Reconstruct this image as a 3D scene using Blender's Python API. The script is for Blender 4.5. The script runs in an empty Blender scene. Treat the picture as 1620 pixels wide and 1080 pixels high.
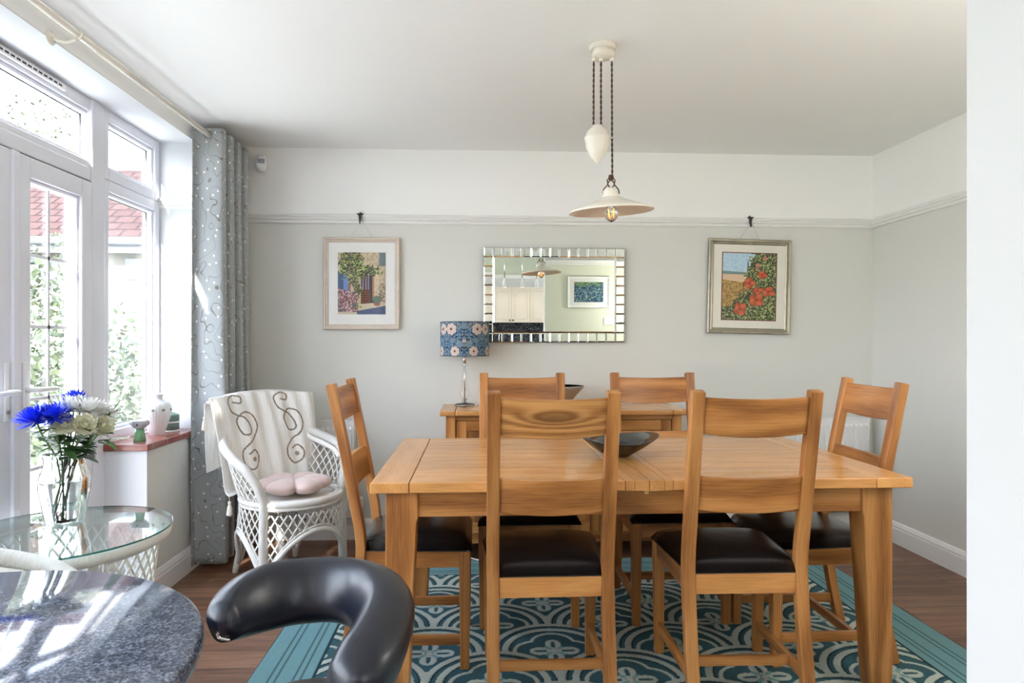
import bpy, math, random
import numpy as np
from mathutils import Vector, Matrix
random.seed(7)
rng = np.random.default_rng(7)
PI = math.pi
C = bpy.context.scene.collection
sc = bpy.context.scene

# ------------------------------------------------------------------ camera, sky, sun, exposure
cam_d = bpy.data.cameras.new('camera'); cam_d.sensor_width = 36.0; cam_d.lens = 24.0
cam_d.clip_start = 0.02
cam = bpy.data.objects.new('camera', cam_d); C.objects.link(cam)
cam.location = (0, 0, 1.25); cam.rotation_euler = (PI/2, 0, math.radians(-2.915))
sc.camera = cam
sc.view_settings.view_transform = 'Standard'; sc.view_settings.look = 'None'
sc.view_settings.gamma = 1.0; sc.view_settings.use_curve_mapping = False
sc.view_settings.exposure = 2.2
SKY = 3.0
w = bpy.data.worlds.new('sky'); sc.world = w; w.use_nodes = True
wn = w.node_tree.nodes; wl = w.node_tree.links; wn.clear()
wo = wn.new('ShaderNodeOutputWorld'); wb = wn.new('ShaderNodeBackground')
wt = wn.new('ShaderNodeTexCoord'); wx = wn.new('ShaderNodeSeparateXYZ'); wr = wn.new('ShaderNodeValToRGB')
wl.new(wt.outputs['Generated'], wx.inputs[0]); wl.new(wx.outputs['Z'], wr.inputs[0])
wr.color_ramp.elements[0].position = 0.0; wr.color_ramp.elements[0].color = (0.95, 0.945, 0.98, 1)
wr.color_ramp.elements[1].position = 0.7; wr.color_ramp.elements[1].color = (0.64, 0.77, 0.98, 1)
wl.new(wr.outputs[0], wb.inputs[0]); wb.inputs[1].default_value = SKY; wl.new(wb.outputs[0], wo.inputs[0])
sun_d = bpy.data.lights.new('sun', 'SUN'); sun_d.energy = 7.0; sun_d.angle = math.radians(0.6)
sun_d.color = (1.0, 0.95, 0.88)
sun = bpy.data.objects.new('sun', sun_d); C.objects.link(sun)
sun.rotation_euler = Vector((0.22, 0.97, -0.50)).to_track_quat('-Z', 'Y').to_euler()
sun.location = (-6, -6, 8)
sc.cycles.use_denoising = True
sc.cycles.max_bounces = 10; sc.cycles.diffuse_bounces = 6; sc.cycles.glossy_bounces = 5
sc.cycles.transmission_bounces = 8; sc.cycles.transparent_max_bounces = 16
sc.cycles.caustics_reflective = False; sc.cycles.caustics_refractive = False
sc.cycles.sample_clamp_indirect = 6.0
# ------------------------------------------------------------------ room measures
XL, XR, YB, YK, ZC = -1.573, 2.60, 4.367, -2.83, 2.47
XF = -1.78        # inner face of the window frames
RAIL = 1.995

# ------------------------------------------------------------------ mesh helper
def V(*a): return np.array(a, float)
class MB:
    def __init__(s):
        s.v = []; s.f = []; s.gc = []; s.tone = []; s.mi = []; s.col = []; s.sm = []; s.n = 0; s.hascol = False
    def add(s, v, f, gc=None, tone=None, mi=0, col=None, smooth=False):
        v = np.asarray(v, float); n = len(v)
        if gc is None: gc = v
        if tone is None: tone = random.random()
        s.v.append(v); s.gc.append(np.asarray(gc, float)); s.tone.append(np.full(n, tone))
        if col is not None:
            s.hascol = True; s.col.append(np.asarray(col, float))
        else: s.col.append(np.ones((n, 3)))
        s.f += [tuple(int(i)+s.n for i in q) for q in f]
        s.mi += [mi]*len(f); s.sm += [smooth]*len(f); s.n += n
        return s
    def box(s, c, d, grain=0, tone=None, mi=0, M=None, col=None):
        c = V(*c); d = V(*d)/2
        v = np.array([[x, y, z] for x in (-1, 1) for y in (-1, 1) for z in (-1, 1)], float)*d
        f = [(0, 1, 3, 2), (4, 6, 7, 5), (0, 4, 5, 1), (2, 3, 7, 6), (0, 2, 6, 4), (1, 5, 7, 3)]
        g = v.copy()
        g = g[:, [grain]+[i for i in range(3) if i != grain]] + rng.uniform(-20, 20, 3)
        if M is not None: v = v @ np.array(M).T
        if col is not None: col = np.tile(np.array(col, float), (8, 1))
        return s.add(v+c, f, g, tone, mi, col)
    def b2(s, lo, hi, **k):
        lo = V(*lo); hi = V(*hi); return s.box((lo+hi)/2, hi-lo, **k)
    def sweep(s, path, sec, side=None, scale=None, closed=False, smooth=False, tone=None, mi=0, caps=True, col=None):
        P = np.asarray(path, float); n = len(P); sec = np.asarray(sec, float); m = len(sec)
        if closed: T = np.roll(P, -1, 0)-np.roll(P, 1, 0)
        else: T = np.gradient(P, axis=0)
        T /= np.linalg.norm(T, axis=1)[:, None]+1e-12
        if side is None:
            a = V(0, 0, 1) if abs(T[0][2]) < .9 else V(1, 0, 0)
            S = [np.cross(T[0], a)]; S[0] /= np.linalg.norm(S[0])
            for i in range(1, n):
                q = S[-1]-T[i]*np.dot(S[-1], T[i]); S.append(q/(np.linalg.norm(q)+1e-12))
            S = np.array(S)
        else:
            sd = np.tile(V(*side), (n, 1)) if np.ndim(side) == 1 else np.asarray(side, float)
            S = sd-T*(sd*T).sum(1)[:, None]; S /= np.linalg.norm(S, axis=1)[:, None]
        N = np.cross(T, S)
        sc_ = np.ones((n, 2)) if scale is None else np.asarray(scale, float)
        if sc_.ndim == 1: sc_ = np.stack([sc_, sc_], 1)
        v = (P[:, None, :] + S[:, None, :]*(sec[None, :, 0]*sc_[:, None, 0])[..., None] + N[:, None, :]*(sec[None, :, 1]*sc_[:, None, 1])[..., None]).reshape(-1, 3)
        L = np.concatenate([[0], np.cumsum(np.linalg.norm(np.diff(P, axis=0), axis=1))])
        g = np.stack([np.repeat(L, m), np.tile(sec[:, 0], n), np.tile(sec[:, 1], n)], 1)+rng.uniform(-20, 20, 3)
        f = []
        for i in range(n if closed else n-1):
            j = (i+1) % n
            for k in range(m):
                l = (k+1) % m
                f.append((i*m+k, i*m+l, j*m+l, j*m+k))
        if caps and not closed:
            f.append(tuple(range(m-1, -1, -1))); f.append(tuple((n-1)*m+k for k in range(m)))
        if col is not None: col = np.tile(np.array(col, float), (len(v), 1))
        return s.add(v, f, g, tone, mi, col, smooth)
    def tube(s, path, r, seg=8, closed=False, mi=0, side=None, col=None, smooth=True, tone=None):
        a = np.linspace(0, 2*PI, seg, endpoint=False)
        sec = np.stack([np.cos(a), np.sin(a)], 1)
        n = len(path); r = np.full(n, r) if np.ndim(r) == 0 else np.asarray(r, float)
        return s.sweep(path, sec, side=side, scale=r, closed=closed, smooth=smooth, mi=mi, col=col, tone=tone)
    def lathe(s, prof, seg=32, c=(0, 0, 0), mi=0, smooth=True, colf=None, rf=None, ax=None):
        prof = np.asarray(prof, float); n = len(prof)
        a = np.linspace(0, 2*PI, seg, endpoint=False)
        rr = prof[:, 0][:, None]*np.ones(seg)
        if rf is not None: rr = rr*rf(a[None, :], prof[:, 1][:, None])
        v = np.stack([rr*np.cos(a), rr*np.sin(a), np.repeat(prof[:, 1][:, None], seg, 1)], 2).reshape(-1, 3)
        f = [(i*seg+k, i*seg+(k+1) % seg, (i+1)*seg+(k+1) % seg, (i+1)*seg+k) for i in range(n-1) for k in range(seg)]
        g = np.stack([np.tile(a, n), np.repeat(prof[:, 1], seg), np.repeat(prof[:, 0], seg)], 1)
        if prof[0, 0] > 1e-5: f.append(tuple(range(seg-1, -1, -1)))
        if prof[-1, 0] > 1e-5: f.append(tuple((n-1)*seg+k for k in range(seg)))
        col = colf(v) if colf else None
        if ax is not None: v = v @ np.array(ax).T
        return s.add(v+V(*c), f, g, None, mi, col, smooth)
    def grid(s, Pt, gc=None, col=None, mi=0, smooth=True, closeu=False, closev=False, flip=False):
        nu, nv = Pt.shape[:2]; idx = np.arange(nu*nv).reshape(nu, nv)
        if closeu: idx = np.vstack([idx, idx[:1]])
        if closev: idx = np.hstack([idx, idx[:, :1]])
        q = np.stack([idx[:-1, :-1], idx[1:, :-1], idx[1:, 1:], idx[:-1, 1:]], -1).reshape(-1, 4)
        if flip: q = q[:, ::-1]
        return s.add(Pt.reshape(-1, 3), q.tolist(), None if gc is None else gc.reshape(-1, 3), None, mi,
                     None if col is None else col.reshape(-1, 3), smooth)
    def merge(s, path=None): return s
    def build(s, name, mats, parent=None, bevel=0, bseg=2, solid=0, sub=0, loc=None, rot=None):
        me = bpy.data.meshes.new(name)
        v = np.concatenate(s.v)
        me.from_pydata(v.tolist(), [], s.f)
        if not isinstance(mats, (list, tuple)): mats = [mats]
        for m_ in mats: me.materials.append(m_)
        me.polygons.foreach_set('material_index', np.array(s.mi, np.int32))
        me.polygons.foreach_set('use_smooth', np.array(s.sm, bool))
        a = me.attributes.new('gc', 'FLOAT_VECTOR', 'POINT'); a.data.foreach_set('vector', np.concatenate(s.gc).ravel())
        a = me.attributes.new('tone', 'FLOAT', 'POINT'); a.data.foreach_set('value', np.concatenate(s.tone))
        if s.hascol:
            a = me.attributes.new('col', 'FLOAT_COLOR', 'POINT')
            c = np.concatenate(s.col); a.data.foreach_set('color', np.concatenate([c, np.ones((len(c), 1))], 1).ravel())
        me.update()
        o = bpy.data.objects.new(name, me); C.objects.link(o)
        if parent is not None: o.parent = parent
        if loc is not None: o.location = loc
        if rot is not None: o.rotation_euler = rot
        if solid:
            m_ = o.modifiers.new('solid', 'SOLIDIFY'); m_.thickness = solid; m_.offset = 0
        if bevel:
            m_ = o.modifiers.new('bevel', 'BEVEL'); m_.width = bevel; m_.segments = bseg; m_.limit_method = 'ANGLE'
            m_.angle_limit = math.radians(35); m_.harden_normals = False
            me.polygons.foreach_set('use_smooth', np.ones(len(me.polygons), bool))
            m2 = o.modifiers.new('wn', 'WEIGHTED_NORMAL'); m2.keep_sharp = True
        if sub:
            m_ = o.modifiers.new('sub', 'SUBSURF'); m_.levels = sub; m_.render_levels = sub
        return o
def rect(a, b): return [(-a/2, -b/2), (a/2, -b/2), (a/2, b/2), (-a/2, b/2)]
def tag(o, label=None, cat=None, group=None, kind=None):
    if label: o['label'] = label
    if cat: o['category'] = cat
    if group: o['group'] = group
    if kind: o['kind'] = kind
    return o
def thing(name, label, cat, loc=(0, 0, 0), rz=0, group=None):
    o = bpy.data.objects.new(name, None); C.objects.link(o); o.location = loc; o.rotation_euler = (0, 0, rz)
    o.empty_display_size = .05
    return tag(o, label, cat, group)
def struct_root(name):
    o = bpy.data.objects.new(name, None); C.objects.link(o); o['kind'] = 'structure'; return o
def copy_tree(o, parent=None):
    c = o.copy(); C.objects.link(c); c.parent = parent
    for ch in list(o.children): copy_tree(ch, c)
    return c
def smooth_path(pts, n=8, closed=False):
    P = np.array(pts, float); m = len(P); out = []
    for i in range(m if closed else m-1):
        p0 = P[(i-1) % m] if (closed or i > 0) else 2*P[0]-P[1]
        p1 = P[i]; p2 = P[(i+1) % m]
        p3 = P[(i+2) % m] if (closed or i+2 < m) else 2*P[-1]-P[-2]
        for k in range(n):
            t = k/n
            out.append(.5*((2*p1)+(-p0+p2)*t+(2*p0-5*p1+4*p2-p3)*t*t+(-p0+3*p1-3*p2+p3)*t**3))
    if not closed: out.append(P[-1])
    return np.array(out)
def lin(r, g, b):
    f = lambda c: c/12.92 if c <= .04045 else ((c+.055)/1.055)**2.4
    return (f(r/255), f(g/255), f(b/255))

# ------------------------------------------------------------------ materials
class NM:
    def __init__(s, name):
        s.m = bpy.data.materials.new(name); s.m.use_nodes = True
        s.t = s.m.node_tree; s.n = s.t.nodes; s.l = s.t.links; s.n.clear()
        s.out = s.n.new('ShaderNodeOutputMaterial')
    def node(s, t, **k):
        o = s.n.new(t)
        for a, b in k.items(): setattr(o, a, b)
        return o
    def link(s, a, b): s.l.new(a, b)
    def bsdf(s, col=(.8, .8, .8), rough=.5, metal=0, spec=.5, coat=0, **k):
        b = s.node('ShaderNodeBsdfPrincipled')
        b.inputs['Base Color'].default_value = (*col, 1); b.inputs['Roughness'].default_value = rough
        b.inputs['Metallic'].default_value = metal; b.inputs['Specular IOR Level'].default_value = spec
        b.inputs['Coat Weight'].default_value = coat
        for a, v in k.items(): b.inputs[a.replace('_', ' ')].default_value = v
        s.link(b.outputs[0], s.out.inputs[0]); s.b = b; return b
    def attr(s, n_): return s.node('ShaderNodeAttribute', attribute_name=n_)
    def map(s, src, scale=(1, 1, 1), loc=(0, 0, 0), rot=(0, 0, 0)):
        m_ = s.node('ShaderNodeMapping'); m_.inputs['Scale'].default_value = scale; m_.inputs['Location'].default_value = loc
        m_.inputs['Rotation'].default_value = rot
        s.link(src, m_.inputs[0]); return m_.outputs[0]
    def noise(s, src, scale=5, detail=4, rough=.5, dist=0):
        n_ = s.node('ShaderNodeTexNoise'); n_.inputs['Scale'].default_value = scale; n_.inputs['Detail'].default_value = detail
        n_.inputs['Roughness'].default_value = rough; n_.inputs['Distortion'].default_value = dist
        if src is not None: s.link(src, n_.inputs['Vector'])
        return n_.outputs[0]
    def ramp(s, src, stops):
        r = s.node('ShaderNodeValToRGB'); e = r.color_ramp.elements
        while len(e) < len(stops): e.new(.5)
        for i, (p, c) in enumerate(stops):
            e[i].position = p; e[i].color = (*c, 1) if len(c) == 3 else c
        s.link(src, r.inputs[0]); return r.outputs[0]
    def mix(s, f, a, b, mode='MIX'):
        m_ = s.node('ShaderNodeMix', data_type='RGBA', blend_type=mode)
        for sock, val in ((m_.inputs[0], f), (m_.inputs[6], a), (m_.inputs[7], b)):
            if isinstance(val, bpy.types.NodeSocket): s.link(val, sock)
            elif np.ndim(val) == 0: sock.default_value = val
            else: sock.default_value = (*val, 1)
        return m_.outputs[2]
    def math(s, op, a, b=0, c=0, clamp=False):
        m_ = s.node('ShaderNodeMath', operation=op, use_clamp=clamp)
        for i, val in enumerate((a, b, c)):
            if isinstance(val, bpy.types.NodeSocket): s.link(val, m_.inputs[i])
            else: m_.inputs[i].default_value = val
        return m_.outputs[0]
    def sep(s, src):
        x = s.node('ShaderNodeSeparateXYZ'); s.link(src, x.inputs[0]); return x.outputs
    def comb(s, x, y, z):
        c = s.node('ShaderNodeCombineXYZ')
        for i, val in enumerate((x, y, z)):
            if isinstance(val, bpy.types.NodeSocket): s.link(val, c.inputs[i])
            else: c.inputs[i].default_value = val
        return c.outputs[0]
    def bump(s, h, strength=.3, dist=.002):
        b = s.node('ShaderNodeBump'); b.inputs['Strength'].default_value = strength; b.inputs['Distance'].default_value = dist
        s.link(h, b.inputs['Height']); s.link(b.outputs[0], s.b.inputs['Normal'])
    def color(s, src): s.link(src, s.b.inputs['Base Color'])
def simple(name, col, rough=.5, metal=0, spec=.5, nscale=60, namp=.05, bump=0, **k):
    m = NM(name); m.bsdf(col, rough, metal, spec, **k)
    co = m.node('ShaderNodeTexCoord').outputs['Object']
    n = m.noise(co, nscale, 3)
    m.color(m.mix(n, tuple(c*(1-namp) for c in col), tuple(min(1, c*(1+namp)) for c in col)))
    if bump: m.bump(m.noise(co, nscale*3, 4), bump, .001)
    return m.m
def oak(name, dark, mid, light, rough=.38, coat=.0, contrast=1.0, tv=.42, knot=None, bump=.12):
    m = NM(name); m.bsdf(mid, rough, spec=.5, coat=coat)
    gc = m.attr('gc').outputs['Vector']; tone = m.attr('tone').outputs['Fac']
    warp = m.noise(m.map(gc, (1.2, 5, 5)), 1.0, 2)
    x, y, z = m.sep(gc)
    kf = None
    if knot:
        kx, ky, A_, sx_, sy_ = knot
        dx = m.math('DIVIDE', m.math('SUBTRACT', x, kx), sx_); dy = m.math('DIVIDE', m.math('SUBTRACT', y, ky), sy_)
        kf = m.math('POWER', 2.718, m.math('MULTIPLY', m.math('ADD', m.math('MULTIPLY', dx, dx), m.math('MULTIPLY', dy, dy)), -1))
        y = m.math('ADD', y, m.math('MULTIPLY', kf, A_))
    rings = m.math('ADD', m.math('MULTIPLY', m.math('ADD', y, m.math('MULTIPLY', z, .7)), 60 if not knot else 190), m.math('MULTIPLY', warp, 16))
    band = m.math('MULTIPLY', m.math('ADD', m.math('SINE', rings), 1), .5)
    fine = m.noise(m.map(gc, (9, 260, 260)), 1.0, 3, .6)
    big = m.noise(m.map(gc, (1.5, 9, 9)), 1.0, 3)
    f = m.math('ADD', m.math('MULTIPLY', band, .40*contrast), m.math('ADD', m.math('MULTIPLY', fine, .70), m.math('MULTIPLY', big, .25)))
    f = m.math('SUBTRACT', f, .16)
    col = m.ramp(f, [(.12, dark), (.48, mid), (.82, light)])
    if kf: col = m.mix(m.math('MULTIPLY', m.math('POWER', kf, 1.6), .75), col, (.07, .026, .008))
    tn = m.math('ADD', m.math('MULTIPLY', tone, tv), 1-tv/2)
    m.color(m.mix(1.0, col, m.comb(tn, tn, tn), 'MULTIPLY'))
    m.bump(fine, bump, .0006)
    return m.m
M = {}
M['oak'] = oak('honey_oak', (.13, .042, .010), (.37, .145, .036), (.54, .25, .078))
M['oak_top'] = oak('table_top_oak', (.42, .18, .05), (.67, .33, .11), (.78, .44, .18), .24, coat=.1, contrast=.30, tv=.16, bump=.03)
M['oak_knot'] = oak('knotty_oak', (.15, .055, .014), (.36, .155, .042), (.54, .27, .09), contrast=1.1, knot=(.0, .990, .075, .11, .026))
M['oak_red'] = oak('reddish_oak', (.13, .045, .014), (.27, .105, .032), (.40, .18, .06))
m = NM('black_leather'); m.bsdf((.012, .010, .011), .23, spec=.6)
co = m.node('ShaderNodeTexCoord').outputs['Object']
m.bump(m.math('ADD', m.noise(co, 260, 3), m.math('MULTIPLY', m.noise(co, 14, 3), 2.5)), .18, .0025); M['leather'] = m.m
m = NM('navy_black_leather'); m.bsdf((.006, .008, .017), .31, spec=.6)
co = m.node('ShaderNodeTexCoord').outputs['Object']
m.bump(m.noise(co, 420, 3), .22, .0010); M['stool_leather'] = m.m
# painted wall: white above the picture rail, warm grey below
def wallmat(name, low, high=(.86, .86, .845), split=RAIL):
    m = NM(name); m.bsdf(low, .75, spec=.25)
    pos = m.node('ShaderNodeNewGeometry').outputs['Position']
    z = m.sep(pos)[2]
    f = m.math('GREATER_THAN', z, split)
    m.color(m.mix(f, low, high)); m.bump(m.noise(pos, 90, 3), .05, .001)
    return m.m
M['wall'] = wallmat('greige_wall_paint', (.70, .70, .665), (.90, .90, .89))
M['white_wall'] = simple('white_wall_paint', (.68, .69, .71), .7, nscale=4, namp=.01)
M['ceiling'] = simple('ceiling_paint', (.90, .905, .90), .8, nscale=3, namp=.01)
M['trim'] = simple('white_gloss_trim', (.83, .83, .82), .3, nscale=6, namp=.01)
M['upvc'] = simple('white_upvc', (.79, .80, .87), .22, nscale=6, namp=.01)
M['gasket'] = simple('black_gasket', (.02, .02, .025), .6)
# floor planks
m = NM('walnut_floor'); m.bsdf((.2, .1, .06), .36, spec=.5)
pos = m.node('ShaderNodeNewGeometry').outputs['Position']
br = m.node('ShaderNodeTexBrick'); br.offset = .37; br.inputs['Scale'].default_value = 1
br.inputs['Brick Width'].default_value = 1.22; br.inputs['Row Height'].default_value = .148
br.inputs['Mortar Size'].default_value = .0014; br.inputs['Mortar Smooth'].default_value = .1
br.inputs['Color1'].default_value = (0, 0, 0, 1); br.inputs['Color2'].default_value = (1, 1, 1, 1); br.inputs['Mortar'].default_value = (.5, .5, .5, 1)
m.link(pos, br.inputs['Vector'])
cell = br.outputs['Color']
px, py, pz = m.sep(pos)
vv = m.comb(m.math('ADD', px, m.math('MULTIPLY', m.sep(cell)[0], 13)), py, m.math('MULTIPLY', m.sep(cell)[0], 7))
g1 = m.noise(m.map(vv, (1.6, 22, 1)), 1, 5, .65, .6)
g2 = m.noise(m.map(vv, (6, 160, 1)), 1, 3, .6)
f = m.math('ADD', m.math('MULTIPLY', g1, .75), m.math('ADD', m.math('MULTIPLY', g2, .3), m.math('MULTIPLY', m.sep(cell)[0], .16)))
col = m.ramp(f, [(.36, (.045, .020, .011)), (.56, (.15, .068, .036)), (.80, (.30, .155, .088))])
col = m.mix(br.outputs['Fac'], col, (.02, .01, .007))
m.color(col); m.bump(g2, .1, .0008); M['floor'] = m.m
m = NM('vertex_painted'); m.bsdf(rough=.6, spec=.3)
m.link(m.attr('col').outputs['Color'], m.b.inputs['Base Color']); M['painted'] = m.m
m = NM('matt_painted'); m.bsdf(rough=.95, spec=.1)
co = m.node('ShaderNodeTexCoord').outputs['Object']
m.link(m.attr('col').outputs['Color'], m.b.inputs['Base Color']); m.bump(m.noise(co, 350, 3), .6, .004); M['rug'] = m.m
m = NM('muslin'); m.bsdf(rough=.9, spec=.1)
gc = m.attr('gc').outputs['Vector']
m.link(m.attr('col').outputs['Color'], m.b.inputs['Base Color'])
m.bump(m.math('ADD', m.noise(m.map(gc, (160, 14, 1)), 1, 4, .6), m.noise(m.map(gc, (6, 2, 1)), 2, 3)), .9, .006); M['muslin'] = m.m
m = NM('shade_fabric'); m.bsdf(rough=.75, spec=.2); m.link(m.attr('col').outputs['Color'], m.b.inputs['Base Color'])
m.b.inputs['Transmission Weight'].default_value = 0; M['shade'] = m.m
# curtain
m = NM('curtain_fabric'); m.bsdf((.4, .43, .45), .7, spec=.3)
m.b.inputs['Sheen Weight'].default_value = .3
gc = m.attr('gc').outputs['Vector']
vo = m.node('ShaderNodeTexVoronoi'); vo.voronoi_dimensions = '2D'; vo.inputs['Scale'].default_value = 15; vo.inputs['Randomness'].default_value = .75
m.link(m.map(gc, (1, .9, 1)), vo.inputs['Vector'])
dots = m.math('LESS_THAN', vo.outputs['Distance'], .085)
wv = m.noise(m.map(gc, (7, 5, 1)), 1, 1.5)
lines = m.math('LESS_THAN', m.math('ABSOLUTE', m.math('SUBTRACT', m.math('FRACT', m.math('MULTIPLY', wv, 9)), .5)), .028)
weave = m.noise(m.map(gc, (60, 900, 1)), 1, 2)
base = m.mix(weave, (.30, .325, .335), (.42, .445, .455))
c1 = m.mix(lines, base, (.17, .155, .13)); c2 = m.mix(dots, c1, (.80, .80, .74))
m.color(c2); m.bump(m.math('ADD', weave, m.math('MULTIPLY', dots, 2)), .25, .001); M['curtain'] = m.m
# granite
m = NM('blue_grey_granite'); m.bsdf((.1, .12, .16), .07, spec=.6)
co = m.node('ShaderNodeTexCoord').outputs['Object']
n1 = m.noise(co, 210, 3, .7); n2 = m.noise(co, 28, 3, .6)
m.color(m.ramp(m.math('ADD', m.math('MULTIPLY', n1, .8), m.math('MULTIPLY', n2, .25)), [(.38, (.012, .015, .025)), (.52, (.07, .085, .125)), (.70, (.30, .33, .40))])); M['granite'] = m.m
def thinglass(name, tint=(1, 1, 1), ior=1.5, rough=0.0, boost=1.0):
    m = NM(name)
    tr = m.node('ShaderNodeBsdfTransparent'); tr.inputs[0].default_value = (*tint, 1)
    gl = m.node('ShaderNodeBsdfGlossy'); gl.inputs['Roughness'].default_value = rough
    ge = m.node('ShaderNodeNewGeometry'); dt = m.node('ShaderNodeVectorMath', operation='DOT_PRODUCT')
    m.link(ge.outputs['Normal'], dt.inputs[0]); m.link(ge.outputs['Incoming'], dt.inputs[1])
    f0 = ((ior-1)/(ior+1))**2
    frs = m.math('MULTIPLY_ADD', m.math('POWER', m.math('SUBTRACT', 1, m.math('ABSOLUTE', dt.outputs['Value'])), 5), 1-f0, f0)
    nz = m.noise(m.node('ShaderNodeTexCoord').outputs['Object'], 2, 1)
    mx = m.node('ShaderNodeMixShader'); m.link(m.math('MULTIPLY', frs, m.math('ADD', m.math('MULTIPLY', nz, .02), boost)), mx.inputs[0])
    m.link(tr.outputs[0], mx.inputs[1]); m.link(gl.outputs[0], mx.inputs[2]); m.link(mx.outputs[0], m.out.inputs[0])
    return m.m
M['pane'] = thinglass('window_glass', (.97, .98, .98), 1.35)
M['tableglass'] = thinglass('table_glass', (.90, .97, .95), 1.5, boost=1.6)
M['picglass'] = thinglass('picture_glass', (1, 1, 1), 1.3)
m = NM('vase_glass'); m.bsdf((.97, .99, .985), .0, spec=.5); m.b.inputs['Transmission Weight'].default_value = 1; m.b.inputs['IOR'].default_value = 1.45; M['vaseglass'] = m.m
m = NM('water'); m.bsdf((.93, .97, .96), .0, spec=.5); m.b.inputs['Transmission Weight'].default_value = 1; m.b.inputs['IOR'].default_value = 1.2; M['water'] = m.m
M['glassedge'] = simple('green_glass_edge', (.05, .22, .19), .1)
m = NM('crystal'); m.bsdf((1, 1, 1), .01, spec=.5); m.b.inputs['Transmission Weight'].default_value = 1; m.b.inputs['IOR'].default_value = 1.5; M['crystal'] = m.m
m = NM('mirror_glass'); m.bsdf((.86, .90, .86), .005, metal=1); M['mirror'] = m.m
M['chrome'] = simple('chrome', (.75, .76, .78), .08, metal=1, namp=.01)
M['brass'] = simple('gold_metal', (.80, .55, .20), .25, metal=1, namp=.02)
M['silver'] = simple('aged_metal', (.35, .34, .32), .35, metal=1)
M['wicker'] = simple('white_painted_rattan', (.80, .79, .76), .42, nscale=40, namp=.05, bump=.2)
m = NM('wrapped_rattan'); m.bsdf((.8, .79, .76), .45)
gc = m.attr('gc').outputs['Vector']; gx = m.sep(gc)[0]
wr_ = m.math('SINE', m.math('MULTIPLY', gx, 1500)); m.color(m.mix(m.math('MULTIPLY', m.math('ADD', wr_, 1), .5), (.68, .67, .63), (.82, .81, .78)))
m.bump(wr_, .6, .001); M['wrapped'] = m.m
M['pink'] = simple('pink_velvet', (.66, .50, .46), .8, nscale=30, namp=.06, bump=.3, Sheen_Weight=.4)
M['tassel'] = simple('cream_tassel', (.78, .74, .64), .9, nscale=200, namp=.2, bump=.5)
M['cream'] = simple('cream_enamel', (.80, .75, .66), .25, nscale=10, namp=.02)
M['shadeinside'] = simple('cream_enamel_inside', (.80, .70, .60), .3, nscale=10, namp=.02)
M['brown_cord'] = simple('brown_twisted_cord', (.09, .045, .025), .8, nscale=400, namp=.3)
M['dark_iron'] = simple('dark_iron', (.03, .025, .022), .5, metal=.3)
M['white_plastic'] = simple('white_plastic', (.82, .82, .82), .35, namp=.01)
M['lens'] = simple('grey_lens', (.35, .36, .38), .3)
M['terracotta'] = None
m = NM('red_quarry_tile'); m.bsdf((.3, .07, .05), .18, spec=.6)
pos = m.node('ShaderNodeNewGeometry').outputs['Position']; gx, gy, gz = m.sep(pos)
j = m.math('LESS_THAN', m.math('FRACT', m.math('MULTIPLY', m.math('ADD', gy, .04), 1/.155)), .03)
n = m.noise(pos, 14, 4)
m.color(m.mix(j, m.mix(n, (.16, .035, .025), (.36, .09, .06)), (.45, .25, .20))); M['terracotta'] = m.m
M['radiator'] = simple('radiator_enamel', (.83, .83, .83), .3, namp=.01)
M['black_glaze'] = simple('black_glaze', (.012, .014, .017), .08, nscale=8, namp=.4)
M['white_glaze'] = simple('white_glaze', (.80, .80, .80), .15, namp=.02)
m = NM('fluted_taupe'); m.bsdf((.42, .36, .29), .5)
co = m.node('ShaderNodeTexCoord').outputs['Object']
m.color(m.mix(m.noise(m.map(co, (1, 1, 8)), 12, 3), (.50, .44, .36), (.36, .31, .25))); M['taupe'] = m.m
M['mount'] = simple('mount_card', (.83, .83, .81), .9, nscale=20, namp=.01)
M['cream_mount'] = simple('cream_mount_card', (.82, .79, .70), .9, nscale=20, namp=.01)
M['limed'] = simple('limed_wood', (.66, .57, .49), .5, nscale=24, namp=.15)
M['pewter'] = simple('pewter_gilt_frame', (.34, .31, .24), .32, metal=.6, nscale=20, namp=.3)
M['redline'] = simple('dark_red_slip', (.16, .03, .02), .7)
M['white_frame'] = simple('white_frame', (.82, .82, .80), .4)
M['wire'] = simple('picture_wire', (.45, .43, .38), .4, metal=.7)
M['green_tin'] = simple('green_tin', (.13, .20, .16), .35, nscale=90, namp=.35)
M['cabinet'] = simple('cream_cabinet', (.80, .72, .62), .35, nscale=6, namp=.02)
m = NM('speckled_granite'); m.bsdf((.02, .02, .03), .15)
co = m.node('ShaderNodeTexCoord').outputs['Object']
m.color(m.ramp(m.noise(co, 45, 3, .7), [(.45, (.012, .014, .022)), (.68, (.16, .18, .22))])); M['speck'] = m.m
M['filament'] = None
m = NM('warm_filament'); e = m.node('ShaderNodeEmission'); e.inputs[0].default_value = (1, .40, .10, 1); e.inputs[1].default_value = .8; m.link(e.outputs[0], m.out.inputs[0]); M['filament'] = m.m
m = NM('opal_globe'); e = m.node('ShaderNodeEmission'); e.inputs[0].default_value = (1, .95, .88, 1); e.inputs[1].default_value = 2.5; m.link(e.outputs[0], m.out.inputs[0]); M['globe'] = m.m  # fill light of the added kitchen pendants
m = NM('warm_globe'); e = m.node('ShaderNodeEmission'); e.inputs[0].default_value = (1, .955, .88, 1); e.inputs[1].default_value = 5.6; m.link(e.outputs[0], m.out.inputs[0]); M['warmglobe'] = m.m  # fill light of the added lamp behind the partition
m = NM('lamp_glow'); e = m.node('ShaderNodeEmission'); e.inputs[0].default_value = (1, .93, .82, 1); e.inputs[1].default_value = 14; m.link(e.outputs[0], m.out.inputs[0]); M['glow'] = m.m

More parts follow.
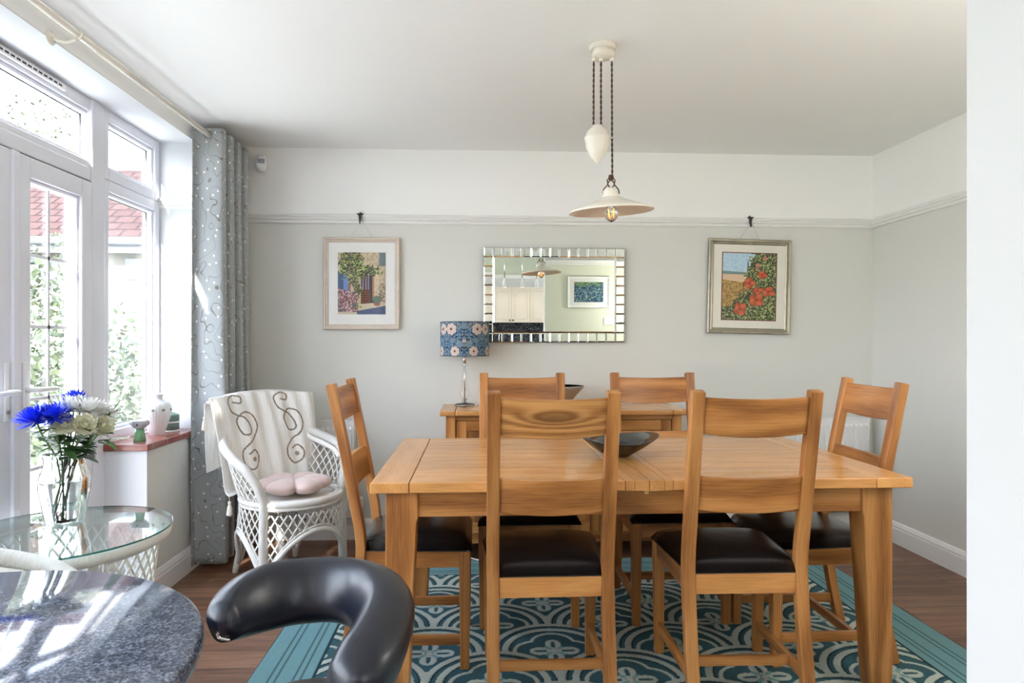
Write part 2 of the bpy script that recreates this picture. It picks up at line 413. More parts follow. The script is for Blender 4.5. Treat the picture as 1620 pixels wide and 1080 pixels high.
# ------------------------------------------------------------------ room shell
def struct(name, mb, mat, **k):
    o = mb.build(name, mat, **k); o['kind'] = 'structure'; return o
T = .30
struct('floor', MB().b2((XL-T, YK-.2, -.12), (XR+.2, YB+.3, 0)), M['floor'])
struct('ceiling', MB().b2((XL-T, YK-.2, ZC), (XR+.2, YB+.3, ZC+.15)), M['ceiling'])
struct('wall_back', MB().b2((XL-T, YB, 0), (XR+.2, YB+.3, ZC)), M['wall'])
wr_m = MB(); wr_m.b2((XR, -1.5, 0), (XR+.2, YB, ZC)); wr_m.b2((XR, YK, 0), (XR+.2, -2.4, ZC)); wr_m.b2((XR, -2.4, 0), (XR+.2, -1.5, 1.0)); wr_m.b2((XR, -2.4, 2.2), (XR+.2, -1.5, ZC))
struct('wall_right', wr_m, M['wall'])
O1, O2, ZH = 1.47, 3.93, 2.37
XO = XL-T
wlm = MB()
wlm.b2((XO, O2, 0), (XL, YB, ZC)); wlm.b2((XO, O1, ZH), (XL, O2, ZC))
wlm.b2((XO, 3.345, 0), (XL, O2, .729)); wlm.b2((XO, O1, 0), (XL, 2.055, .729))
def wall_seg(y0, y1, wins):
    y = y0
    for (a, b, z0, z1) in wins:
        wlm.b2((XO, y, 0), (XL, a, ZC)); wlm.b2((XO, a, 0), (XL, b, z0)); wlm.b2((XO, a, z1), (XL, b, ZC)); y = b
    wlm.b2((XO, y, 0), (XL, y1, ZC))
wall_seg(YK, O1, [(-2.5, -1.2, .95, 2.37), (-.35, 1.30, .40, 2.37)])
wl_ = struct('wall_left', wlm, M['wall'])
# white painted reveals of the garden opening
rv = MB()
rv.b2((XF, O2-.004, .762), (XL-.001, O2, ZH)); rv.b2((XF, O1, ZH-.004), (XL-.001, O2, ZH)); rv.b2((XF, O1, .762), (XL-.001, O1+.004, ZH))
rv.b2((XF, 3.341, 0), (XL-.001, 3.345, .729)); rv.b2((XF, 2.055, 0), (XL-.001, 2.059, .729))
struct('trim_1', rv, M['white_wall'])
struct('wall_kitchen', MB().b2((XL-T, YK-.2, 0), (XR+.2, YK, ZC)), wallmat('kitchen_wall_paint', (.60, .63, .52), (.60, .63, .52), 9))
# stub wall beside the camera (its end face is seen on the right)
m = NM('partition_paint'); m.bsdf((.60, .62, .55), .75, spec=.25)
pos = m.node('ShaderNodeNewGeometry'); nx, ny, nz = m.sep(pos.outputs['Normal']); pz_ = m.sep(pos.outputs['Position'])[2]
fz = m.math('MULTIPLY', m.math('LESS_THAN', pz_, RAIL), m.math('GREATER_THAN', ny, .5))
m.color(m.mix(fz, (.53, .53, .515), (.68, .70, .58)))  # end face colour darkened to offset the strong window light
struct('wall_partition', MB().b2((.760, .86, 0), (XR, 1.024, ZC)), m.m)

def rail_run(name, p0, p1, nrm, prof):
    """prof: (out, z) outline swept from p0 to p1; nrm points into the room"""
    p0 = V(*p0, 0); p1 = V(*p1, 0); n = V(*nrm, 0)
    mb = MB(); v = []
    for p in (p0, p1):
        for (a, z) in prof: v.append(p+n*a+V(0, 0, z))
    k = len(prof)
    f = [(i, (i+1) % k, k+(i+1) % k, k+i) for i in range(k)]+[tuple(range(k-1, -1, -1)), tuple(range(k, 2*k))]
    mb.add(v, f); o = mb.build(name, M['trim']); o['kind'] = 'structure'
    return o
RP = [(0, RAIL), (.010, RAIL), (.014, RAIL+.006), (.014, RAIL+.014), (.010, RAIL+.018), (.020, RAIL+.022), (.024, RAIL+.030), (.020, RAIL+.036), (.028, RAIL+.042), (.030, RAIL+.050), (.018, RAIL+.058), (0, RAIL+.060)]
BP = [(0, 0), (.018, 0), (.018, .092), (.015, .100), (.016, .108), (.011, .118), (.006, .128), (0, .132)]
rail_run('trim_2', (XL, YB), (XR, YB), (0, -1), RP)
rail_run('trim_3', (XR, YB), (XR, 1.024), (-1, 0), RP)
rail_run('trim_4', (XF, O2), (XL, O2), (0, -1), RP)
rail_run('trim_5', (.76, 1.024), (XR, 1.024), (0, 1), RP)
rail_run('baseboard_back', (XL, YB), (XR, YB), (0, -1), BP)
rail_run('baseboard_right', (XR, YB), (XR, 1.024), (-1, 0), BP)
rail_run('baseboard_left', (XL, 3.341), (XL, YB), (1, 0), BP)
rail_run('baseboard_partition', (.76, 1.024), (XR, 1.024), (0, 1), BP)
rail_run('baseboard_near', (XL, .40), (XL, 2.059), (1, 0), BP)

# ------------------------------------------------------------------ garden windows and doors
X0, X1 = XF-.07, XF     # frame depth
def frame_rect(mb, y0, y1, z0, z1, t, xa=X0, xb=X1):
    mb.b2((xa, y0, z0), (xb, y0+t, z1)); mb.b2((xa, y1-t, z0), (xb, y1, z1))
    mb.b2((xa, y0+t, z1-t), (xb, y1-t, z1)); mb.b2((xa, y0+t, z0), (xb, y1-t, z0+t))
def window_unit(n, y0, y1, z0, z1, t=.055, mull=None):
    r = struct_root('window_%d' % n)
    mb = MB(); frame_rect(mb, y0, y1, z0, z1, t); mb.build('window_frame', M['upvc'], r, bevel=.006)
    bd = MB(); frame_rect(bd, y0+t, y1-t, z0+t, z1-t, .016, X0+.015, X1-.014); bd.build('glazing_bead', M['upvc'], r, bevel=.004)
    gk = MB(); frame_rect(gk, y0+t+.016, y1-t-.016, z0+t+.016, z1-t-.016, .003, X0+.024, X0+.030); gk.build('gasket', M['gasket'], r)
    MB().b2((X0+.026, y0+t+.012, z0+t+.012), (X0+.030, y1-t-.012, z1-t-.012)).build('window_pane', M['pane'], r)
    return r
YM = 2.70
window_unit(1, 3.345, O2, .762, 2.03)
window_unit(2, 3.345, O2, 2.03, ZH)
window_unit(3, 2.09, 3.31, 2.02, ZH, .06)
window_unit(4, O1, 2.055, .762, 2.03)
window_unit(5, O1, 2.055, 2.03, ZH)
po = MB()
po.b2((X0-.01, 3.235, 0), (X1+.012, 3.345, ZH)); po.b2((X0-.01, 2.055, 0), (X1+.012, 2.165, ZH))
po.b2((X0, 2.165, 1.985), (X1+.006, 3.235, 2.05)); po.b2((X0, 2.165, 0), (X1, 3.235, .03))
struct('trim_6', po, M['upvc'], bevel=.008)
def door_unit(n, y0, y1, hs):
    r = struct_root('door_%d' % n); z0, z1 = .032, 1.98; a, b = X0+.005, X1+.016; s_ = .082
    mb = MB(); frame_rect(mb, y0, y1, z0, z1, s_, a, b); mb.build('door_leaf', M['upvc'], r, bevel=.007)
    bd = MB(); frame_rect(bd, y0+s_, y1-s_, z0+s_, z1-s_, .014, a+.02, b-.016); bd.build('glazing_bead', M['upvc'], r, bevel=.004)
    gk = MB(); frame_rect(gk, y0-.003, y1+.003, z0-.002, z1+.003, .004, a+.01, b-.01); gk.build('gasket', M['gasket'], r)
    xm = (a+b)/2
    MB().b2((xm-.012, y0+s_+.01, z0+s_+.01), (xm-.009, y1-s_-.01, z1-s_-.01)).build('door_pane', M['pane'], r)
    gb = MB(); yc_ = (y0+y1)/2; gb.b2((xm-.006, yc_-.007, z0+s_), (xm+.002, yc_+.007, z1-s_))
    for z in (.44, .73, 1.015, 1.31, 1.60): gb.b2((xm-.006, y0+s_, z-.007), (xm+.002, y1-s_, z+.007))
    gb.build('glazing_bars', M['upvc'], r)
    yh = y0+.041 if hs > 0 else y1-.041
    h = MB(); h.b2((b, yh-.015, .95), (b+.008, yh+.015, 1.17)); h.build('handle_plate', M['white_plastic'], r, bevel=.005)
    h = MB(); p = smooth_path([(b+.006, yh, 1.06), (b+.045, yh, 1.06), (b+.055, yh+hs*.02, 1.06), (b+.052, yh+hs*.12, 1.058)], 5)
    h.tube(p, .010, 8); h.build('door_handle', M['white_plastic'], r)
    h = MB(); h.lathe([(.008, 0), (.008, .006), (0, .006)], 12, (b+.006, yh, .985), ax=[(0, 0, 1), (0, 1, 0), (-1, 0, 0)]); h.build('lock_cylinder', M['silver'], r)
door_unit(1, 2.715, 3.228, 1)
door_unit(2, 2.172, 2.690, -1)
struct('trim_7', MB().b2((X1+.012, 2.672, .035), (X1+.030, 2.712, 1.978)), M['upvc'], bevel=.006)
tv = thing('trickle_vent', 'white slotted trickle vent along the top of the window frame above the doors', 'vent', (0, 0, 0))
mb = MB(); mb.b2((X1+.001, 2.45, 2.325), (X1+.016, 3.03, 2.352)); mb.build('vent_body', M['white_plastic'], tv, bevel=.004)
mb = MB()
for i in range(16): mb.b2((X1+.0155, 2.48+i*.033, 2.333), (X1+.0165, 2.503+i*.033, 2.341))
mb.build('slots', M['gasket'], tv)
for n_, (a, b, X0, X1, zb, zt) in enumerate(((-2.5, -1.2, X0, X1, .95, 2.37), (-.35, 1.30, X0, X1, .40, 2.37), (-2.4, -1.5, XR+.08, XR+.14, 1.0, 2.2))):  # windows out of view, added to let in more daylight
    r = struct_root('window_%d' % (6+n_)); mb = MB(); frame_rect(mb, a, b, zb, zt, .06, X0, X1)
    k = 2 if n_ == 0 else 3
    for i in range(1, k): y = a+(b-a)*i/k; mb.b2((X0, y-.04, zb+.06), (X1, y+.04, zt-.06))
    mb.build('window_frame', M['upvc'], r)
    MB().b2((X0+.026, a+.06, zb+.06), (X0+.030, b-.06, zt-.06)).build('window_pane', M['pane'], r)
# quarry tile sills
def sill(y0, y1, name):
    mb = MB(); mb.b2((XF-.005, y0, .729), (XL+.014, y1, .762)); struct(name, mb, M['terracotta'], bevel=.005)
sill(3.325, O2-.004, 'trim_8'); sill(O1+.004, 2.075, 'trim_9')

# ------------------------------------------------------------------ curtain, pole, sensor
def curtain(y0, y1, xc, name, label, n=8):
    r = thing(name, label, 'curtain', (0, 0, 0))
    nu, nv = n*24, 60
    u = np.linspace(0, 1, nu); ph = u*n*PI
    Y = y0+(y1-y0)*u + np.sin(2*ph)*.012
    z = np.linspace(.025, 2.422, nv)
    P = np.zeros((nu, nv, 3)); g = np.zeros((nu, nv, 3))
    for j_, zz in enumerate(z):
        k = (zz-.025)/2.4
        amp = .080*(1+.08*math.sin(zz*2.1))
        X = xc-np.clip(np.cos(ph)*1.35, -1, 1)*amp + .008*np.sin(u*9+zz*1.7)*(1-k)
        P[:, j_, 0] = X; P[:, j_, 1] = Y+.010*np.sin(u*23+zz*2.3)*(1-k)*(u > .02); P[:, j_, 2] = zz
    L = np.concatenate([[0], np.cumsum(np.hypot(np.diff(P[:, 30, 0]), np.diff(P[:, 30, 1])))])
    g[:, :, 0] = L[:, None]; g[:, :, 1] = z[None, :]
    mb = MB().grid(P, gc=g); o = mb.build('curtain_panel', M['curtain'], r, solid=.003)
    for k in range(n):
        yy = y0+(y1-y0)*(k+.5)/n
        t = np.linspace(0, 2*PI, 20, endpoint=False)
        MB().tube(np.stack([xc+.023*np.cos(t), np.full(20, yy), 2.385+.023*np.sin(t)], 1), .004, 6, closed=True).build('eyelet', M['silver'], r)
    return r
curtain(3.80, 4.29, -1.475, 'curtain', 'grey eyelet curtain embroidered with white buds, gathered beside the window')
pl = thing('curtain_pole', 'cream metal curtain pole running above the garden doors', 'curtain pole', (0, 0, 0))
MB().tube([(-1.475, .75, 2.385), (-1.475, 4.31, 2.385)], .0135, 14).build('pole', M['cream'], pl)
MB().tube([(-1.475, 2.72, 2.385), (-1.475, 3.10, 2.385)], .0155, 14).build('joint_sleeve', M['cream'], pl)
for y in (1.2, 2.60):
    b = MB(); b.tube(smooth_path([(XL+.003, y, 2.37), (-1.52, y, 2.355), (-1.475, y, 2.366)], 5), .006, 8)
    b.lathe([(.028, 0), (.028, .004), (.012, .012), (0, .012)], 16, (XL, y, 2.37), ax=[(0, 0, 1), (0, 1, 0), (-1, 0, 0)])
    t = np.linspace(0, 2*PI, 14, endpoint=False)
    b.tube(np.stack([-1.475+.0165*np.cos(t), np.full(14, y), 2.385+.0165*np.sin(t)], 1), .004, 6, closed=True)
    b.build('pole_bracket', M['cream'], pl)
al = thing('motion_sensor', 'white alarm sensor high in the corner beside the curtain', 'alarm sensor', (-1.345, YB-.035, 2.36), math.radians(12))
mb = MB(); nn = 24; t = np.linspace(0, 2*PI, nn, endpoint=False)
sup = lambda a, b, e: np.stack([a*np.sign(np.cos(t))*np.abs(np.cos(t))**e, b*np.sign(np.sin(t))*np.abs(np.sin(t))**e], 1)
P = [np.array([(x, .025-d, z*1.0-.0) for x, z in sup(.036*s_, .054*s_, .75)]) for d, s_ in ((0, 1), (.03, 1), (.045, .85), (.05, .6))]
mb.grid(np.array(P), closev=True); mb.add(P[-1], [tuple(range(nn))]); mb.build('sensor_body', M['white_plastic'], al)
MB().b2((-.022, -.0265, -.005), (.022, -.022, .024)).build('sensor_lens', M['lens'], al, bevel=.003)

# ------------------------------------------------------------------ rug
RX0, RX1, RY0, RY1 = -.838, 1.965, 1.35, 3.87
nx_, ny_ = 660, 600
gx, gy = np.meshgrid(np.linspace(RX0, RX1, nx_), np.linspace(RY0, RY1, ny_), indexing='ij')
teal = np.array([.050, .118, .142]); bord = np.array([.16, .31, .34]); cream = np.array([.46, .52, .47]); deep = np.array([.022, .052, .062]); lt = np.array([.20, .36, .37])
col = np.zeros((nx_, ny_, 3))+teal
P_ = .50
def medallion(col, cx, cy, R):
    dx, dy = gx-cx, gy-cy; r = np.hypot(dx, dy); th = np.arctan2(dy, dx)
    ins = r < R
    col[ins] = teal
    col[(r < R) & (r > R-.026)] = cream
    col[(r < R-.026) & (r > R-.034)] = deep
    col[(r < R-.050) & (r > R-.076)] = cream
    col[(r < R-.076) & (r > R-.083)] = deep
    # lobed inner figure
    lob = (R-.094)*(0.78+.22*np.abs(np.cos(2*th)))
    col[(r < lob) & (r > lob-.016)] = cream
    pet = .100*np.abs(np.cos(2*th+PI/4*0))**.6
    col[(r < pet) & (r > .016)] = cream
    pet2 = .055*np.abs(np.sin(2*th))**3
    col[(r < pet2) & (r > .02)] = lt
    col[r < .014] = cream
    col[(r < .085*np.abs(np.cos(2*th))**8)&(r>.03)] = teal
rows = []
j = 0
y = RY1+.1
while y > RY0-.3:
    rows.append((y, j)); y -= P_*.5; j += 1
for y, j in rows:
    for i in range(-4, 8):
        medallion(col, .56+i*P_+(P_/2 if j % 2 else 0), y, .262)
# curling leaves between
u_ = (gx-.56)/P_*2*PI; v_ = gy/P_*2*PI
B = .235
d = np.minimum(np.minimum(gx-RX0, RX1-gx), np.minimum(gy-RY0, RY1-gy))
col[d < B] = bord
for q in (.075, .10, .165, .19): col[np.abs(d-q) < .004] = bord*.45
col[np.abs(d-B) < .006] = deep
col *= (1+.14*(rng.random((nx_, ny_, 1))-.5))
z = .012+.0012*(np.sin(gx*9)*np.sin(gy*7))
hh = np.where((col.mean(2) > .3), .002, 0)+np.where(d < .004, -.008, 0)
rugm = MB().grid(np.stack([gx, gy, z+hh], 2), col=col, flip=False)
e = np.array([(RX0, RY0), (RX1, RY0), (RX1, RY1), (RX0, RY1)])
rugm.add([(x, y, .0105) for x, y in e]+[(x, y, .0005) for x, y in e], [(0, 4, 5, 1), (1, 5, 6, 2), (2, 6, 7, 3), (3, 7, 4, 0), (4, 7, 6, 5)], col=np.tile(bord, (8, 1)))
tag(rugm.build('rug', M['rug']), 'teal and cream rug with ringed flower medallions under the dining table', 'rug')
RZ = .0150

# ------------------------------------------------------------------ dining table
TX0, TX1, TY0, TY1, TZ = -.356, 1.505, 2.285, 3.335, .78
tb = thing('dining_table', 'long extending oak dining table standing on the teal rug', 'table', ((TX0+TX1)/2, (TY0+TY1)/2, RZ))
cx, cy = (TX0+TX1)/2, (TY0+TY1)/2
def L(x, y, z): return (x-cx, y-cy, z-RZ)
def table_half(xa, xb, ends):
    mb = MB()
    el, er = ends
    xs = xa+el; xe = xb-er
    n = 9; wv = (TY1-TY0)/n
    for i in range(n):
        mb.b2(L(xs, TY0+i*wv+.0004, TZ-.036), L(xe, TY0+(i+1)*wv-.0004, TZ), grain=0)
    if el: mb.b2(L(xa, TY0, TZ-.036), L(xs-.0015, TY1, TZ), grain=1)
    if er: mb.b2(L(xe+.0015, TY0, TZ-.036), L(xb, TY1, TZ), grain=1)
    return mb
table_half(TX0, .50, (.13, 0)).build('tabletop', M['oak_top'], tb, bevel=.004)
table_half(.665, TX1, (0, .13)).build('tabletop', M['oak_top'], tb, bevel=.004)
mb = MB()
for a, b, t in ((.501, .531, .5), (.532, .582, .0), (.584, .634, .35), (.635, .664, .1)):
    mb.b2(L(a, TY0, TZ-.036), L(b, TY1, TZ), grain=1, tone=t)
mb.build('centre_boards', M['oak_top'], tb, bevel=.0015)
mb = MB()
mb.b2(L(-.22, TY0+.055, .652), L(1.37, TY0+.078, .742), grain=0); mb.b2(L(-.22, TY1-.078, .652), L(1.37, TY1-.055, .742), grain=0)
mb.b2(L(TX0+.055, TY0+.15, .652), L(TX0+.078, TY1-.15, .742), grain=1); mb.b2(L(TX1-.078, TY0+.15, .652), L(TX1-.055, TY1-.15, .742), grain=1)
mb.build('apron', M['oak'], tb, bevel=.002)
for sx in (0, 1):
    for sy in (0, 1):
        x = TX0+.045+.055 if sx == 0 else TX1-.045-.055
        y = TY0+.045+.055 if sy == 0 else TY1-.045-.055
        # outer faces vertical, inner faces taper below the apron
        ox = -1 if sx == 0 else 1; oy = -1 if sy == 0 else 1
        v = []
        for (z, wd) in ((.7435, .110), (.650, .110), (.635, .104), (RZ+.02, .078), (RZ, .074)):
            xa, xb = x+ox*.055, x+ox*.055-ox*wd; ya, yb = y+oy*.055, y+oy*.055-oy*wd
            c_ = .012
            v += [L(xa, ya, z), L(xb, ya, z), L(xb, yb, z), L(xa, yb, z)]
        f = []
        for i in range(4):
            for k in range(4): f.append((i*4+k, i*4+(k+1) % 4, (i+1)*4+(k+1) % 4, (i+1)*4+k))
        f += [(3, 2, 1, 0), (16, 17, 18, 19)]
        if ox*oy < 0: f = [q[::-1] for q in f]
        f = [q[::-1] for q in f]
        v = np.array(v); g = v[:, [2, 0, 1]]+rng.uniform(-9, 9, 3)
        mb = MB().add(v, f, g); mb.build('leg', M['oak'], tb, bevel=.005)
mb = MB(); mb.box(L(.583, TY0+.02, TZ-.039), (.055, .012, .004)); mb.box(L(.575, TY0+.018, TZ-.045), (.016, .012, .010))
tag(mb.build('latch', M['brass'], tb, bevel=.001), 'brass extension latch')

# ------------------------------------------------------------------ dining chairs (front faces local +Y)
def make_chair():
    r = thing('dining_chair', '', 'chair')
    W, pw, pd = .43, .043, .036
    pts = [(-.070, 0), (-.030, .20), (0, .40), (.002, .50), (-.018, .62), (-.052, .80), (-.108, 1.075)]
    pth = smooth_path([(0, y, z) for y, z in pts], 5)
    for s_ in (-1, 1):
        mb = MB(); mb.sweep(pth+V(s_*(W/2-pw/2), 0, 0), rect(pw, pd), side=(1, 0, 0)); mb.build('back_post', M['oak'], r, bevel=.004)
    def yat(z): return np.interp(z, [p[1] for p in pts], [p[0] for p in pts])
    for nm, z0, z1, arch in (('crest_rail', .925, 1.052, .008), ('lower_rail', .665, .785, .006)):
        n = 14; xs = np.linspace(-(W/2-pw+.002), W/2-pw+.002, n)
        v = []; g = []
        o = np.zeros(3)
        for x in xs:
            bow = -.022*(1-(x/(W/2-pw))**2)
            sag = .010*(1-(x/(W/2-pw))**2)
            for (dy, zz) in ((-.010, z0), (.010, z0), (.010, z1-(.004)), (-.010, z1-.004)):
                z_ = zz - (sag if zz < z0+.01 else sag*.55)+.006
                v.append((x, yat(z_)+dy+bow, z_)); g.append((x, z_, dy))
        f = []
        for i in range(n-1):
            for k in range(4): f.append((i*4+k, i*4+(k+1) % 4, (i+1)*4+(k+1) % 4, (i+1)*4+k))
        f += [(3, 2, 1, 0), tuple((n-1)*4+k for k in range(4))]
        f = [q[::-1] for q in f]
        MB().add(v, f, np.array(g)+o, smooth=True).build(nm, M['oak'], r, bevel=.003)
    # seat frame
    mb = MB(); D = .405; FW = .44
    mb.b2((-W/2+pw, -.012, .378), (W/2-pw, .012, .446), grain=0)
    mb.b2((-FW/2+.03, D-.018, .385), (FW/2-.03, D+.004, .446), grain=0)
    for s_ in (-1, 1):
        mb.sweep([(s_*(W/2-.022), .01, .415), (s_*(FW/2-.018), D-.01, .415)], rect(.022, .062), side=(1, 0, 0))
    mb.build('seat_frame', M['oak'], r, bevel=.002)
    for s_ in (-1, 1):
        mb = MB(); mb.sweep([(s_*(FW/2-.020), D-.012, .446), (s_*(FW/2-.020), D-.012, .38), (s_*(FW/2-.022), D-.012, 0)], rect(1, 1), side=(1, 0, 0), scale=[.042, .042, .034])
        mb.build('front_leg', M['oak'], r, bevel=.003)
    mb = MB()
    for s_ in (-1, 1): mb.sweep([(s_*(W/2-.022), yat(.11)+.01, .108), (s_*(FW/2-.022), D-.02, .108)], rect(.020, .036), side=(1, 0, 0))
    mb.sweep([(-W/2+.02, .085, .108), (W/2-.02, .085, .108)], rect(.020, .034), side=(0, 1, 0))
    mb.build('stretcher', M['oak'], r, bevel=.002)
    # padded seat
    nu, nv = 26, 26; P = np.zeros((nu, nv, 3)); Q = np.zeros((nu, nv, 3))
    for i, a in enumerate(np.linspace(-1, 1, nu)):
        for j, b in enumerate(np.linspace(-1, 1, nv)):
            e = max(abs(a), abs(b)); 
            wx = .196+.030*(b+1)/2; x = a*wx; y = .205+b*.215
            if b < -.8: x *= 1-.14*(-.8-b)/.2*0
            ed = (1-abs(a)**5)*(1-abs(b)**5)
            P[i, j] = (x*(1-.02*abs(b)**6), y, .452+.050*ed**.35+.007*(1-a*a)*(1-b*b))
            Q[i, j] = (x, y, .447)
    mb = MB(); mb.grid(P, flip=True)
    mb.grid(np.array([P[0], Q[0]]), flip=True); mb.grid(np.array([P[-1], Q[-1]])); mb.grid(np.array([P[:, 0], Q[:, 0]])); mb.grid(np.array([P[:, -1], Q[:, -1]]), flip=True)
    mb.grid(Q)
    o = mb.build('seat', M['leather'], r)
    wd = o.modifiers.new('weld', 'WELD'); wd.merge_threshold = .0005
    return r
chair0 = make_chair()
for i, (x, y, a, label) in enumerate([
    (.246, 2.288, 0, 'oak dining chair at the front left, black leather seat and dark knotted crest rail'),
    (.912, 2.288, -1.2, 'oak dining chair with black leather seat, at the front right of the table'),
    (.226, 3.337, 180, 'oak dining chair behind the table in front of the table lamp side of the sideboard'),
    (.890, 3.337, 180, 'oak dining chair behind the table, to the right of the black bowl'),
    (-.440, 2.790, -90, 'oak dining chair at the left end of the table beside the rattan armchair'),
    (1.528, 2.745, 90, 'oak dining chair at the right end of the table near the radiator and right wall')]):
    o = chair0 if i == 0 else copy_tree(chair0)
    o.location = (x, y, RZ); o.rotation_euler = (0, 0, math.radians(a)); o['label'] = label
    o['group'] = 'dining chairs around the oak table'
# board colours differ from chair to chair
ch = [o for o in bpy.data.objects if o.name.startswith('dining_chair')]
for k, o in enumerate(ch):
    for c in o.children:
        if c.name.startswith('crest_rail') or c.name.startswith('lower_rail') or c.name.startswith('back_post'):
            c.data = c.data.copy()
            at = c.data.attributes['gc']; n = len(at.data); buf = np.zeros(n*3); at.data.foreach_get('vector', buf)
            buf = buf.reshape(-1, 3)+(0 if (k == 0 and c.name.startswith('crest_rail')) else 1)*rng.uniform(-5, 5, 3); at.data.foreach_set('vector', buf.ravel())
            tn = c.data.attributes['tone']; tn.data.foreach_set('value', np.full(n, random.random()))
            if c.name.startswith('crest_rail') and k == 0: c.data.materials[0] = M['oak_knot']

# ------------------------------------------------------------------ sideboard
SX0, SX1, SYF, SYB, SZ = -.215, 1.225, 3.895, 4.34, .854
sb = thing('sideboard', 'oak sideboard with framed panel doors against the back wall', 'sideboard', ((SX0+SX1)/2, (SYF+SYB)/2, 0))
scx, scy = (SX0+SX1)/2, (SYF+SYB)/2
def S(x, y, z): return (x-scx, y-scy, z)
mb = MB(); n = 5; wv = (SYB-SYF)/n
for i in range(n): mb.b2(S(SX0+.09, SYF+i*wv+.0003, SZ-.030), S(SX1-.09, SYF+(i+1)*wv-.0003, SZ), grain=0)
mb.b2(S(SX0, SYF, SZ-.030), S(SX0+.0895, SYB, SZ), grain=1); mb.b2(S(SX1-.0895, SYF, SZ-.030), S(SX1, SYB, SZ), grain=1)
mb.build('worktop', M['oak_top'], sb, bevel=.007)
bx0, bx1, byf = SX0+.035, SX1-.035, SYF+.030
mb = MB()
mb.b2(S(bx0, byf, 0), S(bx0+.055, byf+.05, SZ-.03), grain=2); mb.b2(S(bx1-.055, byf, 0), S(bx1, byf+.05, SZ-.03), grain=2)
mb.b2(S(bx0, SYB-.05, 0), S(bx0+.055, SYB, SZ-.03), grain=2); mb.b2(S(bx1-.055, SYB-.05, 0), S(bx1, SYB, SZ-.03), grain=2)
mb.b2(S(bx0+.008, byf+.04, .09), S(bx0+.028, SYB-.04, SZ-.03), grain=1); mb.b2(S(bx1-.028, byf+.04, .09), S(bx1-.008, SYB-.04, SZ-.03), grain=1)
mb.b2(S(bx0+.055, byf+.004, SZ-.058), S(bx1-.055, byf+.03, SZ-.03), grain=0); mb.b2(S(bx0+.055, byf+.004, .09), S(bx1-.055, byf+.03, .145), grain=0)
mb.b2(S(bx0+.03, byf+.03, .10), S(bx1-.03, SYB-.01, .12), grain=0); mb.b2(S(bx0+.03, SYB-.02, .09), S(bx1-.03, SYB-.01, SZ-.03), grain=0)
mb.build('carcass', M['oak'], sb, bevel=.002)
dx0, dx1 = bx0+.058, bx1-.058; nd = 3; dw = (dx1-dx0)/nd
for i in range(nd):
    a = dx0+i*dw+.002; b = dx0+(i+1)*dw-.002; z0, z1 = .148, SZ-.061; yy = byf+.006; st = .058
    mb = MB()
    mb.b2(S(a, yy, z0), S(a+st, yy+.02, z1), grain=2); mb.b2(S(b-st, yy, z0), S(b, yy+.02, z1), grain=2)
    mb.b2(S(a+st, yy, z1-st), S(b-st, yy+.02, z1), grain=0); mb.b2(S(a+st, yy, z0), S(b-st, yy+.02, z0+st), grain=0)
    mb.b2(S(a+st, yy+.010, z0+st), S(b-st, yy+.016, z1-st), grain=2)
    dr = mb.build('door', M['oak'], sb, bevel=.002)
    k = MB().lathe([(.006, 0), (.006, .012), (.014, .018), (.012, .026), (0, .028)], 16, S(b-st/2 if i < 2 else a+st/2, yy, .52), ax=[(1, 0, 0), (0, 0, -1), (0, 1, 0)])
    k.build('knob', M['silver'], dr)
cb = MB().tube(smooth_path([(-.10, 4.30, .12), (-.10, 4.20, .008), (-.06, 3.98, .006), (0.0, 3.895, .006), (.05, 3.90, .006), (.08, 4.05, .006), (.10, 4.2, .006)], 8), .004, 6)
tag(cb.build('power_cable', M['white_plastic']), 'thin white power cable looping out on the floor from under the sideboard', 'cable')

# lamp
lp = thing('table_lamp', 'crystal table lamp with blue floral drum shade on the sideboard', 'lamp', (-.077, 4.195, SZ))
hexr = lambda prof, nm, mat, seg=6: MB().lathe(prof, seg, smooth=False).build(nm, mat, lp)
MB().lathe([(.055, 0), (.060, .004), (.060, .012), (.050, .018), (.014, .022), (0, .022)], 8, smooth=False).build('lamp_base', M['crystal'], lp)
MB().lathe([(.012, .022), (.018, .030), (.012, .040), (.020, .052), (.030, .075), (.026, .095), (.010, .235), (.006, .24), (0, .24)], 6, smooth=False).build('stem', M['crystal'], lp)
MB().lathe([(.0035, .022), (.0035, .305)], 8).build('rod', M['chrome'], lp)
MB().lathe([(.006, .24), (.018, .246), (.018, .252), (.006, .258)], 12).build('collar', M['crystal'], lp)
MB().lathe([(.012, .262), (.012, .315), (.0, .315)], 12).build('lamp_holder', M['chrome'], lp)
na, nz = 420, 130; aa = np.linspace(0, 2*PI, na, endpoint=False); zz = np.linspace(.309, .514, nz)
A, Z = np.meshgrid(aa, zz, indexing='ij')
s_ = A*.149; cols = np.zeros((na, nz, 3)); 
dk = np.array([.020, .050, .095]); bl = np.array([.10, .21, .34]); pk = np.array([.62, .50, .45]); pale = np.array([.42, .50, .52]); br_ = np.array([.16, .07, .04])
per = .468; sx = np.abs(((s_-.149*(1.5*PI)*1.0+per/4+.0) % (per/2))-per/4)   # mirrored repeat
nzv = np.sin(sx*210+3*np.sin(Z*90))*np.sin(Z*190+3*np.sin(sx*110)); nz2 = np.sin(sx*95+4*np.sin(Z*60)+2)*np.sin(Z*120+2*np.cos(sx*75))
cols[:] = dk; cols[nzv > .15] = bl; cols[nz2 > .65] = pale*.6; cols[(np.abs(nz2) < .06)] = pale*.8
for (fx, fz, fr) in ((.082, .470, .037), (.058, .338, .031), (.0, .400, .012)):
    r = np.hypot(sx-fx, (Z-fz)); th = np.arctan2(Z-fz, sx-fx)
    rr = fr*(.84+.16*np.abs(np.cos(3.5*th)))
    cols[r < rr+.003] = dk
    cols[r < rr] = pk*(1.0-.25*(np.abs(np.sin(7*th))[r < rr, None]**6))
    cols[r < fr*.22] = br_
